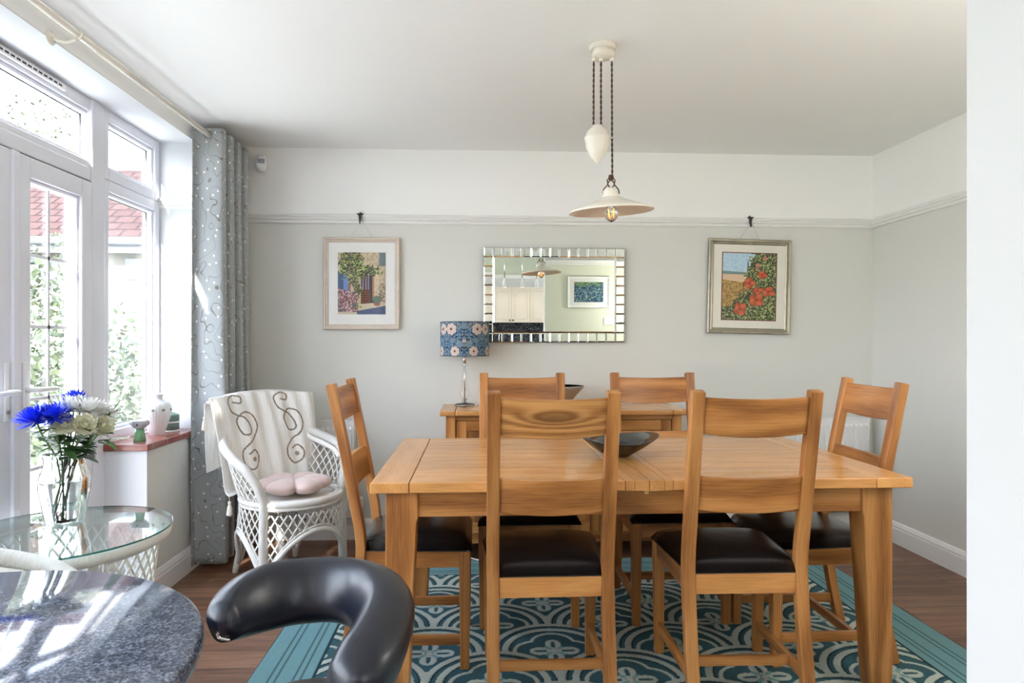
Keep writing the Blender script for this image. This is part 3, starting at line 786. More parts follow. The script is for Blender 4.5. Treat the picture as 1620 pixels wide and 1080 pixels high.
P = np.stack([.149*np.cos(A), .149*np.sin(A), Z], 2)
mb = MB().grid(P, col=cols, closeu=True)
P2 = P.copy(); P2[..., :2] *= .985; mb.grid(P2[:, ::20], col=np.zeros_like(P2[:, ::20])+.8, closeu=True, flip=True)
sh = mb.build('lamp_shade', M['shade'], lp)
t = np.linspace(0, 2*PI, 48, endpoint=False)
for z_ in (.309, .514): MB().tube(np.stack([.149*np.cos(t), .149*np.sin(t), np.full(48, z_)], 1), .002, 6, closed=True).build('shade_ring', M['dark_iron'], lp)
mb = MB()
for a in (0, 2.1, 4.2): mb.tube([(.012*math.cos(a), .012*math.sin(a), .32), (.147*math.cos(a), .147*math.sin(a), .32)], .0015, 5)
mb.build('shade_carrier', M['chrome'], lp)
bw = thing('ceramic_bowl', 'white-lined taupe ceramic bowl on the sideboard behind the chairs', 'bowl', (.490, 4.12, SZ))
MB().lathe([(0, 0), (.045, 0), (.052, .006), (.150, .118), (.158, .128)], 48, rf=lambda a, z: 1+.008*np.cos(24*a)).build('bowl_outside', M['taupe'], bw)
MB().lathe([(.158, .128), (.152, .129), (.048, .014), (0, .010)], 48).build('bowl_inside', M['white_glaze'], bw)
bb = MB().lathe([(0, .0), (.050, 0), (.055, .005), (.10, .028), (.165, .074), (.170, .079), (.164, .080), (.10, .037), (.05, .015), (0, .012)], 64, rf=lambda a, z: 1+0*a)
v = bb.v[0]; aa_ = np.arctan2(v[:, 1], v[:, 0]); rr_ = np.hypot(v[:, 0], v[:, 1]); v[:, 2] += .012*np.cos(2*aa_)*np.clip(rr_/.17, 0, 1)**2*(v[:, 2] > .02)
bbo = bb.build('serving_bowl', M['black_glaze'], loc=(.578, 2.79, TZ)); tag(bbo, 'shallow black glazed bowl on the dining table', 'bowl')

# ------------------------------------------------------------------ pictures
def paint_grid(w_, h_, fn, nx=150, ny=200):
    u, v = np.meshgrid(np.linspace(0, 1, nx), np.linspace(0, 1, ny), indexing='ij')
    c = fn(u, v)
    P = np.stack([(u-.5)*w_, np.zeros_like(u), (v-.5)*h_], 2)
    return P, c
def vn(u, v, s1, s2, seed):
    g = np.random.default_rng(seed).random((int(s1)+3, int(s2)+3)); x = u*s1; y = v*s2
    i = x.astype(int); j = y.astype(int); fx = x-i; fy = y-j; fx = fx*fx*(3-2*fx); fy = fy*fy*(3-2*fy)
    return (g[i, j]*(1-fx)*(1-fy)+g[i+1, j]*fx*(1-fy)+g[i, j+1]*(1-fx)*fy+g[i+1, j+1]*fx*fy)
def rgb(*a): return np.array(lin(*a))
def art_door(u, v):
    n1 = vn(u, v, 26, 34, 1); n2 = vn(u, v, 60, 80, 2); n3 = vn(u, v, 12, 16, 3)
    c = rgb(196, 178, 150)*(.75+.5*n1)[..., None]
    c[(u > .86) & (v > .78)] = rgb(110, 125, 130)
    c[(u > .12) & (u < .22) & (v > .36) & (v < .70)] = rgb(110, 140, 200)
    c[(u > .22) & (u < .27) & (v > .3) & (v < .66)] = rgb(140, 95, 60)
    c[(u < .12) & (v > .4) & (v < .7)] = rgb(70, 90, 130)
    dr = (u > .48) & (u < .76) & (v > .14) & (v < .74)
    st = (np.sin(u*110) > 0)
    c[dr] = rgb(74, 52, 50); c[dr & st & (v > .4)] = rgb(150, 140, 160); c[dr & (v < .40)] = rgb(112, 70, 50); c[dr & (v < .40) & (np.sin(v*150) > .7)] = rgb(60, 36, 28)
    c[dr & (u > .68)] = rgb(40, 42, 52)
    c[(u > .72) & (u < .76) & (v > .25) & (v < .62)] = rgb(170, 120, 80)
    c[(v < .14+.06*u)] = rgb(205, 190, 165)
    c[(v < .10*u*1.4) & (u > .4)] = rgb(78, 90, 125)
    green = np.where(n2[..., None] > .62, rgb(196, 205, 130), np.where(n2[..., None] > .4, rgb(92, 112, 62), rgb(40, 48, 40)))
    fol = ((np.hypot((u-.28)/.26, (v-.82)/.28)+.5*(n1-.5)) < 1) | ((np.hypot((u-.58)/.30, (v-.70)/.10)+.8*(n1-.5)) < 1) | ((np.abs(u-.38-.03*np.sin(v*20)) < .08+.08*(n1-.5)) & (v < .75) & (v > .1))
    c = np.where(fol[..., None], green, c)
    fl = ((u < .42) & (v < .42-.25*u+.2*(n1-.5)) & (v > .04))
    flc = np.where(n2[..., None] > .62, rgb(220, 180, 190), np.where(n2[..., None] > .42, rgb(150, 60, 80), rgb(70, 90, 70)))
    c = np.where(fl[..., None], flc, c)
    c[((n2 > .72) & fol & (n3 > .5))] = rgb(120, 40, 60)
    c[np.hypot((u-.82)/.07, (v-.17)/.035) < 1] = rgb(160, 85, 65)
    gp = (np.hypot((u-.82)/.10, (v-.24)/.06)+.6*(n2-.5)) < 1; c[gp] = rgb(90, 110, 90)
    rv_ = (u > .86) & (v > .2) & (v < .5) & (n2 > .5); c[rv_] = rgb(120, 105, 90)
    return c
def art_poppies(u, v):
    n1 = vn(u, v, 30, 38, 11); n2 = vn(u, v, 62, 80, 12)
    c = np.where((v > .72)[..., None], rgb(178, 208, 226)*(.9+.25*n1)[..., None], rgb(226, 205, 165)*(.85+.25*n1)[..., None])
    hz = (np.abs(v-.70+.04*u) < .03) & (u < .5); c[hz] = rgb(110, 140, 140)
    c[(v < .68) & (v > .60) & (u < .4)] = rgb(224, 190, 160)
    st = (v < .60-.1*u); c = np.where(st[..., None], np.where((n2 > .5)[..., None], rgb(196, 158, 84), rgb(140, 108, 62)), c)
    gr = ((u > .55-.30*(1-v)+.18*(n1-.5)) & (v > .5)) | (v < .62*u+.16+.14*(n1-.5)) & (u > .2) | (v < .2)
    gc_ = np.where((n2 > .66)[..., None], rgb(178, 186, 120), np.where((n2 > .42)[..., None], rgb(84, 100, 52), rgb(44, 50, 36)))
    c = np.where(gr[..., None], gc_, c)
    for (px_, py_, a, b, ph) in ((.50, .55, .115, .085, 0), (.74, .68, .10, .062, 1), (.86, .43, .13, .08, 2), (.64, .30, .15, .10, 3), (.34, .16, .125, .105, 4), (.66, .44, .10, .06, 5), (.66, .82, .05, .035, 6), (.79, .93, .05, .035, 7), (.64, .76, .035, .025, 8)):
        th = np.arctan2((v-py_)/b, (u-px_)/a); r = np.hypot((u-px_)/a, (v-py_)/b)/(.9+.12*np.cos(4*th+ph))
        sh_ = (.78+.35*np.cos(3*th+ph)*r+.3*(n1-.5))
        fcol = rgb(222, 104, 62) if ph < 6 else rgb(226, 160, 130)
        c = np.where((r < 1)[..., None], fcol*np.clip(sh_, .4, 1.3)[..., None], c)
        c = np.where((r < .22)[..., None], rgb(140, 50, 30), c); c = np.where((np.abs(r-1.0) < .04)[..., None], rgb(150, 56, 34), c)
    return c
def art_pond(u, v):
    n1 = vn(u, v, 24, 18, 21); n2 = vn(u, v, 50, 40, 22)
    c = np.where((n2 > .6)[..., None], rgb(110, 150, 165), np.where((n1 > .5)[..., None], rgb(50, 90, 120), rgb(30, 60, 85)))
    c = np.where(((v > .8) & (n1 > .45))[..., None], rgb(120, 150, 60), c)
    c = np.where(((n1 > .72) & (n2 > .5))[..., None], rgb(170, 190, 170), c)
    return c
def picture(name, label, cx_, cz_, w_, h_, fw, matf, art, aw, ah, mount, mats, wire=True, slip=None, tilt=0, y=YB, flip=1, hook=True, adz=.0):
    r = thing(name, label, 'picture', (cx_, y-.012*flip, cz_)); r.rotation_euler = (0, math.radians(tilt), 0 if flip > 0 else PI)
    for nm, q0, q1, dpt in (('frame', 0, fw*.45, .024), ('frame', fw*.45, fw*.8, .016), ('frame', fw*.8, fw, .012)):
        pass
    mb = MB(); prof = [(0, 0), (0, .018), (fw*.15, .024), (fw*.45, .022), (fw*.55, .014), (fw*.8, .015), (fw, .008), (fw, 0)]
    corners = [(-w_/2, -h_/2, 1, 1), (w_/2, -h_/2, -1, 1), (w_/2, h_/2, -1, -1), (-w_/2, h_/2, 1, -1)]
    P = np.array([[(x+sx_*a, -d_, z+sz_*a) for a, d_ in prof] for x, z, sx_, sz_ in corners])
    mb.grid(P, closeu=True, closev=True, smooth=False, flip=False); mb.build('frame', mats[0], r)
    MB().b2((-w_/2+fw*.8, -.008, -h_/2+fw*.8), (w_/2-fw*.8, -.002, h_/2-fw*.8)).build('mount', mount, r)
    if slip: MB().b2((-aw/2-.006, -.0092, -ah/2-.006+adz), (aw/2+.006, -.0078, ah/2+.006+adz)).build('slip', slip, r)
    P, c = paint_grid(aw, ah, art); P[..., 1] = -.0098; P[..., 2] += adz
    o = MB().grid(P, col=c, smooth=False).build('painting', M['painted'], r)
    MB().b2((-w_/2+fw*.9, -.0120, -h_/2+fw*.9), (w_/2-fw*.9, -.0112, h_/2-fw*.9)).build('picture_glass', M['picglass'], r)
    if hook:
        mb = MB(); ht = RAIL+.02-cz_
        for s_ in (-1, 1): mb.tube([(s_*.075, .004, h_/2-.01), (0, -.030, ht-.002)], .0008, 4)
        mb.build('hanging_wire', M['wire'], r)
    return r
def hook(x, label):
    mb = MB()
    zt = RAIL+.062
    mb.tube(smooth_path([(x, YB-.004, zt-.004), (x, YB-.022, zt+.006), (x, YB-.036, zt-.004), (x, YB-.036, RAIL+.015), (x, YB-.044, RAIL-.004), (x, YB-.052, RAIL+.012)], 5), .0035, 8)
    mb.sweep([(x, YB-.037, zt-.002), (x, YB-.037, RAIL+.045), (x, YB-.037, RAIL+.012)], rect(1, .004), side=(1, 0, 0), scale=[(.044, 1), (.020, 1), (.012, 1)])
    tag(mb.build('picture_hook', M['dark_iron']), label, 'picture hook', 'picture hooks on the rail')
picture('framed_painting', 'limed wood framed painting of a vine-covered cottage doorway, left on the back wall', -.727, 1.616, .476, .580, .032, None, art_door, .298, .390, M['mount'], [M['limed']])
picture('framed_painting', 'pewter framed painting of orange poppies, right on the back wall', 1.762, 1.606, .545, .612, .036, None, art_poppies, .352, .430, M['cream_mount'], [M['pewter']], slip=M['redline'], tilt=1.3)
hook(-.735, 'black iron picture hook above the cottage doorway painting'); hook(1.765, 'black iron picture hook above the poppy painting')
picture('framed_painting', 'white framed blue-green abstract picture, seen only in the mirror', 1.252, 1.69, .475, .348, .024, None, art_pond, .33, .225, M['mount'], [M['white_frame']], hook=False, y=1.024, flip=-1)
sw = thing('light_switch', 'white wall switch plate, seen only in the mirror', 'switch', (1.50, 1.026, 1.365), PI)
MB().b2((-.073, -.008, -.043), (.073, 0, .043)).build('switch_plate', M['white_plastic'], sw, bevel=.003)
for x in (-.035, 0, .035): MB().b2((x-.008, -.012, -.014), (x+.008, -.006, .014)).build('rocker', M['white_plastic'], sw, bevel=.002)

# mirror with bevelled tile border
mr = thing('wall_mirror', 'rectangular wall mirror framed by a border of small mirrored squares', 'mirror', ((.040+.945)/2, YB-.031, (1.245+1.847)/2))
mr.rotation_euler = (math.radians(1.0), 0, 0)
mw, mh = .905, .602; ts = mw/15; th_ = mh/10
MB().b2((-mw/2, .004, -mh/2), (mw/2, .020, mh/2)).build('backing', M['dark_iron'], mr)
v = lambda a, b, z_, y_: (a, y_, b)
def bev(mb, x0, x1, z0, z1, b, y0, y1):
    vs = [(x0, y0, z0), (x1, y0, z0), (x1, y0, z1), (x0, y0, z1), (x0+b, y1, z0+b), (x1-b, y1, z0+b), (x1-b, y1, z1-b), (x0+b, y1, z1-b)]
    mb.add(vs, [(0, 1, 5, 4), (1, 2, 6, 5), (2, 3, 7, 6), (3, 0, 4, 7), (4, 5, 6, 7)])
mb = MB(); bev(mb, -mw/2+ts, mw/2-ts, -mh/2+th_, mh/2-th_, .008, .003, .001); mb.build('mirror_plate', M['mirror'], mr)
k = 0
tiles = [(i, j) for i in range(15) for j in range(10) if i in (0, 14) or j in (0, 9)]
for (i, j) in tiles:
    x0 = -mw/2+i*ts+.0015; z0 = -mh/2+j*th_+.0015
    mb = MB(); bev(mb, x0, x0+ts-.003, z0, z0+th_-.003, .0055, .003, .0012)
    ang = (random.random()-.5)*.008; ang2 = (random.random()-.5)*.008
    vv_ = mb.v[0]; c_ = vv_.mean(0); vv_[:, 1] += (vv_[:, 0]-c_[0])*ang+(vv_[:, 2]-c_[2])*ang2
    mb.build('mirror_tile', M['mirror'], mr)

# ------------------------------------------------------------------ pendant
pd_ = thing('pendant_light', 'cream rise-and-fall pendant lamp hanging above the table', 'ceiling lamp', (.515, 2.79, ZC))
def ci(z): return z-ZC
mb = MB(); mb.lathe([(0, 0), (.056, 0), (.058, -.008), (.054, -.020), (.050, -.022)], 32)
mb.lathe([(.049, -.022), (.047, -.045), (.036, -.055), (0, -.056)], 32, rf=lambda a, z: 1+.10*np.cos(3*a)); mb.build('ceiling_rose', M['cream'], pd_)
for x_, y_ in ((-.036, 0), (-.006, .0), (.038, -.004)): MB().lathe([(.006, 0), (.010, -.006), (.010, -.014), (.006, -.018)], 12, (x_, y_, -.050)).build('cord_grip', M['cream'], pd_)
def twist(x0, y0, z0, x1, y1, z1, nm='cord'):
    n = 60; mb = MB()
    for ph in (0, PI):
        t_ = np.linspace(0, 1, n*3); L_ = abs(z1-z0)
        a = t_*L_/.022*2*PI/2+ph
        mb.tube(np.stack([x0+(x1-x0)*t_+.0022*np.cos(a), y0+(y1-y0)*t_+.0022*np.sin(a), z0+(z1-z0)*t_], 1), .0024, 5)
    mb.build(nm, M['brown_cord'], pd_)
twist(-.036, 0, -.06, -.037, 0, ci(2.13)); twist(-.006, 0, -.06, -.006, 0, ci(2.13)); twist(.038, -.004, -.06, .040, -.004, ci(1.935))
wz = 1.982
MB().lathe([(0, 0), (.008, .004), (.030, .030), (.046, .066), (.051, .098), (.054, .101), (.054, .107), (.050, .110), (.044, .130), (.024, .148), (.022, .156), (0, .157)], 32, (-.021, 0, ci(wz))).build('counterweight', M['cream'], pd_)
t = np.linspace(0, 2*PI, 12, endpoint=False)
MB().tube(np.stack([.038+.007*np.cos(t), -.004+.007*np.sin(t), np.full(12, ci(wz+.104))], 1), .003, 6, closed=True).build('guide_ring', M['cream'], pd_)
SXC, SZC = .036, ci(1.787)
tl = np.array(Matrix.Rotation(math.radians(-3), 3, 'Y') @ Matrix.Rotation(math.radians(3), 3, 'X'))
MB().lathe([(.1735, -.004), (.175, 0), (.172, .003), (.060, .042), (.034, .052), (.031, .056)], 64, (SXC, 0, SZC), ax=tl, smooth=True)
mb = MB(); P_out = [(.1755, -.003), (.1755, .002), (.170, .006), (.100, .030), (.060, .046), (.036, .058)]
P_in = [(.036, .054), (.060, .042), (.100, .026), (.168, .003), (.1755, -.003)]
def openlathe(prof, mat, nm, c, ax):
    prof = np.array(prof); seg = 64; a = np.linspace(0, 2*PI, seg, endpoint=False)
    P = np.stack([prof[:, 0][:, None]*np.cos(a), prof[:, 0][:, None]*np.sin(a), np.repeat(prof[:, 1][:, None], seg, 1)], 2)
    P = P @ ax.T + V(*c)
    return MB().grid(P, closev=True).build(nm, mat, pd_)
openlathe(P_out, M['cream'], 'lamp_shade', (SXC, 0, SZC), tl); openlathe(P_in, M['shadeinside'], 'shade_lining', (SXC, 0, SZC), tl)
MB().lathe([(.037, .056), (.037, .060), (.032, .066), (.030, .082), (.018, .094), (.006, .098), (0, .098)], 32, (SXC, 0, SZC), ax=tl).build('gallery', M['cream'], pd_)
mb = MB(); hz = ci(1.787)+.10
for s_ in (-1, 1):
    mb.tube(smooth_path([(SXC+s_*.034, 0, hz-.028), (SXC+s_*.030, 0, hz-.010), (SXC+s_*.014, 0, hz+.010), (SXC+s_*.016, 0, hz+.028), (SXC, 0, hz+.040)], 5), .0025, 6)
mb.tube(smooth_path([(SXC, 0, hz-.004), (SXC-.014, 0, hz+.012), (SXC, 0, hz+.028), (SXC+.014, 0, hz+.012)], 5, closed=True), .003, 6, closed=True)
mb.lathe([(.010, 0), (.012, .006), (.010, .018), (.005, .020)], 12, (SXC, 0, hz+.030)); mb.build('hook', M['brown_cord'], pd_)
MB().lathe([(.014, .052), (.014, .02), (.0, .02)][::-1], 16, (SXC, 0, SZC), ax=tl).build('lamp_holder', M['cream'], pd_)
MB().lathe([(0, -.045), (.014, -.040), (.026, -.026), (.030, -.012), (.026, .004), (.016, .016), (.013, .024)], 24, (SXC, 0, SZC), ax=tl).build('bulb', M['vaseglass'], pd_)
mb = MB()
for i in range(4):
    a = i*PI/2; mb.tube([(SXC+.008*math.cos(a), .008*math.sin(a), SZC-.024), (SXC+.010*math.cos(a+.6), .010*math.sin(a+.6), SZC+.004)], .0008, 4)
mb.build('filament', M['filament'], pd_)

# ------------------------------------------------------------------ radiators
def radiator(x0, x1, z0, z1, label, valve):
    r = thing('radiator', label, 'radiator', ((x0+x1)/2, YB-.06, z0)); w_ = x1-x0; h_ = z1-z0
    n = int(w_/.0333); prof = []
    for i in range(n):
        xa = -w_/2+.012+i*(w_-.024)/n; s_ = (w_-.024)/n
        prof += [(xa, 0), (xa+s_*.30, 0), (xa+s_*.42, -.009), (xa+s_*.88, -.009), (xa+s_*1.0, 0)]
    P = []
    for (z_, k) in ((.0, 0), (.035, 0), (.05, 1), (h_-.05, 1), (h_-.035, 0), (h_, 0)):
        P.append([(x, -.030+y_*k, z_) for x, y_ in prof])
    P = np.array(P); mb = MB().grid(P, smooth=False, flip=True); mb.b2((-w_/2+.012, -.0295, .0), (w_/2-.012, -.020, h_))
    mb.b2((-w_/2+.012, .018, 0), (w_/2-.012, .030, h_))
    mb.build('panel', M['radiator'], r)
    mb = MB(); mb.b2((-w_/2, -.036, -.005), (-w_/2+.012, .036, h_+.003)); mb.b2((w_/2-.012, -.036, -.005), (w_/2, .036, h_+.003)); mb.build('side_cover', M['radiator'], r, bevel=.003)
    mb = MB(); 
    for i in range(int(w_/.02)): mb.b2((-w_/2+.014+i*.02, -.034, h_-.004), (-w_/2+.026+i*.02, .034, h_+.003))
    mb.b2((-w_/2+.01, -.036, h_-.002), (w_/2-.01, -.030, h_+.004)); mb.b2((-w_/2+.01, .030, h_-.002), (w_/2-.01, .036, h_+.004)); mb.build('top_grille', M['radiator'], r)
    if valve:
        mb = MB(); mb.tube([(w_/2, 0, .04), (w_/2+.030, 0, .04)], .010, 10); mb.tube([(w_/2+.03, 0, .05), (w_/2+.03, 0, -z0+.002)], .0075, 10); mb.build('pipe', M['chrome'], r)
        MB().lathe([(.015, .055), (.020, .060), (.021, .11), (.017, .118), (0, .118)], 20, (w_/2+.030, 0, 0), rf=lambda a, z: 1+.03*np.cos(14*a)).build('valve', M['white_plastic'], r)
    return r
radiator(1.72, 2.525, .16, .755, 'white panel radiator on the back wall at the right of the table', False)
radiator(-1.36, -.762, .16, .755, 'white panel radiator on the back wall behind the rattan armchair', True)

# ------------------------------------------------------------------ rattan armchair (front faces local -Y)
SEATZ = .43
def arm_r(th, z):
    """plan scale of the tub surface; th measured from the front (-pi..pi)"""
    back = .5*(1-math.cos(th))
    k = 1.0
    if z > SEATZ:
        q = (z-SEATZ)
        k += .95*q*min(1, abs(th)/1.6)*(1 if q < .30 else 1)
    else:
        q = (SEATZ-z)
        k += back*.55*q**1.2 - .03*q
    return k
def TS(th, z):
    k = arm_r(th, z)
    back = max(0, -math.cos(th))
    yoff = (z-SEATZ)*.12*back if z > SEATZ else 0
    return V(.262*math.sin(th)*k, -.255*math.cos(th)*k+yoff, z)
TF = math.radians(61); TR = math.radians(146)
def rim(th):
    a = abs(th)
    return float(np.interp(a, [TF, TF+.10, TF+.30, TF+.62, math.radians(128), math.radians(150), PI], [SEATZ+.01, .53, .610, .665, .725, .84, .935]))
def lattice(mb, th0, th1, top, bot, n, r=.0046, slope=1.0):
    """diamond lattice of canes between th0..th1 and bot(th)..top(th)"""
    W_ = .26*(th1-th0); st = W_/n
    Hmax = 1.0
    for sgn in (1, -1):
        for i in range(-60, n+61):
            pts = []
            for k in range(0, 140):
                z = k/140*.95
                s = i*st+sgn*slope*z*.62
                th = th0+s/.26
                if th < th0 or th > th1 or z > top(th) or z < bot(th):
                    if len(pts) > 1: mb.tube(pts, r, 5)
                    pts = []; continue
                if k % 4 == 0 or len(pts) == 0: pts.append(TS(th, z)*np.array([1, 1, 1])+V(0, 0, 0))
            if len(pts) > 1: mb.tube(pts, r, 5)
def make_rattan(name, label):
    r = thing(name, label, 'armchair')
    # arm and back hoop
    th = np.concatenate([np.linspace(-PI, -TF, 60)])
    full = np.linspace(-TF, -2*PI+TF, 120)
    pts = []
    for a in full:
        aa = ((a+PI) % (2*PI))-PI
        pts.append(TS(aa, rim(aa)))
    pts = np.array(pts)
    lf = TS(-TF, SEATZ-.05); 
    foot = lambda t_: TS(t_, .0)
    hoop = np.vstack([[foot(-TF)], [TS(-TF, .2)], [lf], pts, [TS(TF, SEATZ-.05)], [TS(TF, .2)], [foot(TF)]])
    sm = smooth_path(hoop, 2)
    MB().tube(sm, .0235, 12).build('arm_hoop', M['wrapped'], r)
    ins = pts*np.array([.93, .93, 1])+V(0, 0, -.035); MB().tube(ins[12:-12], .015, 8).build('inner_hoop', M['wicker'], r)
    # rear legs
    for s_ in (-1, 1):
        p = [TS(s_*TR, .34), TS(s_*TR, .22), TS(s_*TR, .0)*np.array([1.06, 1.06, 1])]
        MB().tube(smooth_path(p, 5), .017, 10).build('rear_leg', M['wicker'], r)
    # seat
    t_ = np.linspace(0, 2*PI, 48, endpoint=False)
    mb = MB(); mb.tube(np.stack([.255*np.sin(t_), -.25*np.cos(t_), np.full(48, SEATZ)], 1), .017, 10, closed=True)
    mb.tube(np.stack([.235*np.sin(t_), -.23*np.cos(t_), np.full(48, SEATZ+.006)], 1), .012, 8, closed=True)
    mb.tube(np.stack([.258*np.sin(t_), -.253*np.cos(t_), np.full(48, SEATZ-.024)], 1), .009, 8, closed=True); mb.build('seat_ring', M['wicker'], r)
    MB().lathe([(0, SEATZ-.006), (.235, SEATZ-.006), (.235, SEATZ+.004), (0, SEATZ+.004)], 40).build('seat', M['wicker'], r)
    # aprons: arches between legs
    def arch(t0, t1, zt):
        n = 26; out = []
        for i in range(n+1):
            q = i/n; th_ = t0+(t1-t0)*q; out.append((th_, .06+(zt-.06)*math.sin(PI*q)**.75))
        return out
    spans = [(-TF+.06, TF-.06, .29), (TF+.03, TR-.03, .27), (-TR+.03, -TF-.03, .27), (TR+.03, 2*PI-TR-.03, .27)]
    mb = MB(); m2 = MB()
    for t0, t1, zt in spans:
        ar = arch(t0, t1, zt)
        f_ = lambda th_, ar=ar: float(np.interp(th_, [a[0] for a in ar], [a[1] for a in ar]))
        P = np.array([TS(((a+PI) % (2*PI))-PI, z_) for a, z_ in ar])
        m2.tube(P, .013, 8); m2.tube(P+V(0, 0, .022), .006, 6)
        front = t0 < 0 < t1
        if front: lattice(mb, t0, t1, lambda q: SEATZ-.03, f_, 12)
        elif t1 > PI:
            lattice(mb, t0, t1, lambda q: SEATZ-.03, f_, 11)
        else:
            lattice(mb, t0, t1, lambda q: (rim(q)-.012), f_, 9)
    m2.build('apron_arch', M['wicker'], r); mb.build('lattice_panel', M['wicker'], r)
    mb = MB(); lattice(mb, TR, 2*PI-TR, lambda q: rim(((q+PI) % (2*PI))-PI)-.012, lambda q: SEATZ, 11); mb.build('back_lattice', M['wicker'], r)
    return r
rc = make_rattan('rattan_armchair', 'white rattan armchair in the corner by the curtain, draped with a throw')
rc.location = (-.995, 3.72, 0); rc.rotation_euler = (0, 0, math.radians(46))
rc2 = copy_tree(rc); rc2.scale = (.96, .96, .96); rc2.location = (-1.105, 1.60, 0); rc2.rotation_euler = (0, 0, math.radians(90))
rc2['label'] = 'white rattan armchair at the left edge, only its arm showing behind the granite table'
rc['group'] = rc2['group'] = 'white rattan armchairs'
# pink petal cushion
nu, nv = 96, 22; P = np.zeros((nu, nv, 3))
for i in range(nu):
    a = 2*PI*i/nu
    lobe = abs(math.cos(3*a))**.5
    for j in range(nv):
        b = -PI/2+PI*j/(nv-1); rr = .150+.045*lobe
        z_ = .044*math.sin(b)*(.62+.38*lobe)
        q = math.cos(b)**.6 if b not in (-PI/2, PI/2) else 0
        x = max(0, math.cos(b))**.55
        z_ *= 1
        dent = 1-.75*math.exp(-(x*rr/.045)**2)
        P[i, j] = (rr*x*math.cos(a), rr*x*math.sin(a), .046+z_*dent)
cu = MB().grid(P, closeu=True).build('seat_cushion', M['pink'], loc=(-.975, 3.695, SEATZ+.019), rot=(0, 0, .3))
tag(cu, 'pale pink petal-shaped cushion on the seat of the rattan armchair', 'cushion')
# throw over the chair back : built in the chair's own frame
tw = thing('throw_blanket', 'white muslin throw with brown swirls and tassels over the rattan armchair back', 'throw', (-.995, 3.72, 0), math.radians(46))
nu, nv = 200, 240
U, Vv = np.meshgrid(np.linspace(-1, 1, nu), np.linspace(0, 1, nv), indexing='ij')
hw = .305
prof = smooth_path([(0, .34, .60), (0, .365, .86), (0, .372, .955), (0, .345, .972), (0, .31, .94), (0, .25, .78), (0, .195, .58), (0, .17, .485), (0, .13, .462)], 8)
s_ = np.concatenate([[0], np.cumsum(np.linalg.norm(np.diff(prof, axis=0), axis=1))]); TL = s_[-1]
py_ = np.interp(Vv*TL, s_, prof[:, 1]); pz_ = np.interp(Vv*TL, s_, prof[:, 2])
front = np.clip((Vv-.40)/.6, 0, 1)
wd_ = hw*(1.0-.10*front)
curve = .055*(U**2)*np.clip(1-front*1.2, 0, 1)
X_ = U*wd_; Y_ = py_-curve+.010*np.sin(U*11+Vv*4)*(.3+front)+.006*np.sin(U*23-Vv*6); Z_ = pz_-.035*np.abs(U)**3*(front < .05)-.012*U**2+.0*U
# outer left strip falls outside the arm
ol = np.clip((-U-.80)/.2, 0, 1); X_ -= .02*ol; Y_ -= .02*ol*front
base = np.array([.86, .85, .82]); cl = np.zeros((nu, nv, 3))+base
fx = U*hw; fz = (Vv-.40)*TL      # cloth coordinates: x, distance down from the top
brn = np.array([.26, .20, .15])
def strokes(cx_, sc_=1.0, mirror=1):
    pts = [(.02, .06), (.055, .065), (.06, .035), (.02, .025), (-.01, .05), (0.0, .10), (.03, .125), (.06, .14), (.085, .18), (.085, .22), (.05, .225), (.03, .19), (.025, .15), (.06, .115), (.105, .13), (.125, .19), (.10, .245), (.06, .275), (.03, .31), (.03, .36), (.06, .395), (.10, .38), (.115, .34), (.09, .305), (.06, .32)]
    p = smooth_path([(a, b, 0) for a, b in pts], 16)
    return [(cx_+mirror*(a-.05)*sc_, b*sc_+.01) for a, b, _ in p]
for cx_ in (-.15, .135):
    S_ = np.array(strokes(cx_, 1.12))
    d_ = np.full(fx.shape, 9.0)
    for (a, b) in S_: d_ = np.minimum(d_, np.hypot(fx-a, fz-b))
    cl[d_ < .0044] = brn
    q = np.array([cx_+.035, .40]); cl[np.hypot(fx-q[0], fz-q[1]) < .013] = brn*1.3
g = np.stack([fx, fz, fx*0], 2)
MB().grid(np.stack([X_, Y_, Z_], 2), gc=g, col=cl).build('cloth', M['muslin'], tw, solid=.003)
def tassel(x, y, z):
    mb = MB(); mb.tube([(x, y, z+.03), (x, y, z)], .0015, 5)
    mb.lathe([(.0, 0), (.007, -.002), (.009, -.010), (.006, -.018), (.011, -.030), (.016, -.070), (.014, -.074), (0, -.070)], 16, (x, y, z), rf=lambda a, q: 1+.08*np.cos(8*a)); mb.build('tassel', M['tassel'], tw)
for (i, j) in ((0, int(nv*.33)), (0, nv-1), (nu-1, int(nv*.36))):
    tassel(X_[i, j], Y_[i, j]-.006, Z_[i, j]-.02)

# ------------------------------------------------------------------ rattan side table with glass top
GX, GY, GZ = -1.430, 2.42, .600
gt = thing('side_table', 'white rattan side table with an oval glass top holding the flower vase', 'side table', (GX, GY, 0))
grx, gry = .345, .362
t_ = np.linspace(0, 2*PI, 80, endpoint=False)
mb = MB(); ring = np.stack([grx*np.cos(t_), gry*np.sin(t_)], 1)
P = np.array([[(x, y, z_) for x, y in ring] for z_ in (GZ-.006, GZ)])
mb.add(P[0], [tuple(range(79, -1, -1))]); mb.add(P[1], [tuple(range(80))])
mb.grid(P, closev=True, mi=1, smooth=True, flip=False)
mb.build('glass_top', [M['tableglass'], M['glassedge']], gt)
mb = MB(); mb.tube(np.stack([.93*grx*np.cos(t_), .93*gry*np.sin(t_), np.full(80, GZ-.030)], 1), .021, 10, closed=True); mb.build('rim', M['wrapped'], gt)
def HR(z): return .72+.16*(max(0, z)/.56)**1.4
def HS(th, z): return V(grx*HR(z)*math.cos(th), gry*HR(z)*math.sin(th), z)
for a in (-42, 48, 138, 228):
    a = math.radians(a)
    MB().tube(smooth_path([HS(a, z) for z in (0, .1, .26, .4, .5, .56)], 3), .016, 10).build('leg', M['wrapped'], gt)
mb = MB(); m2 = MB()
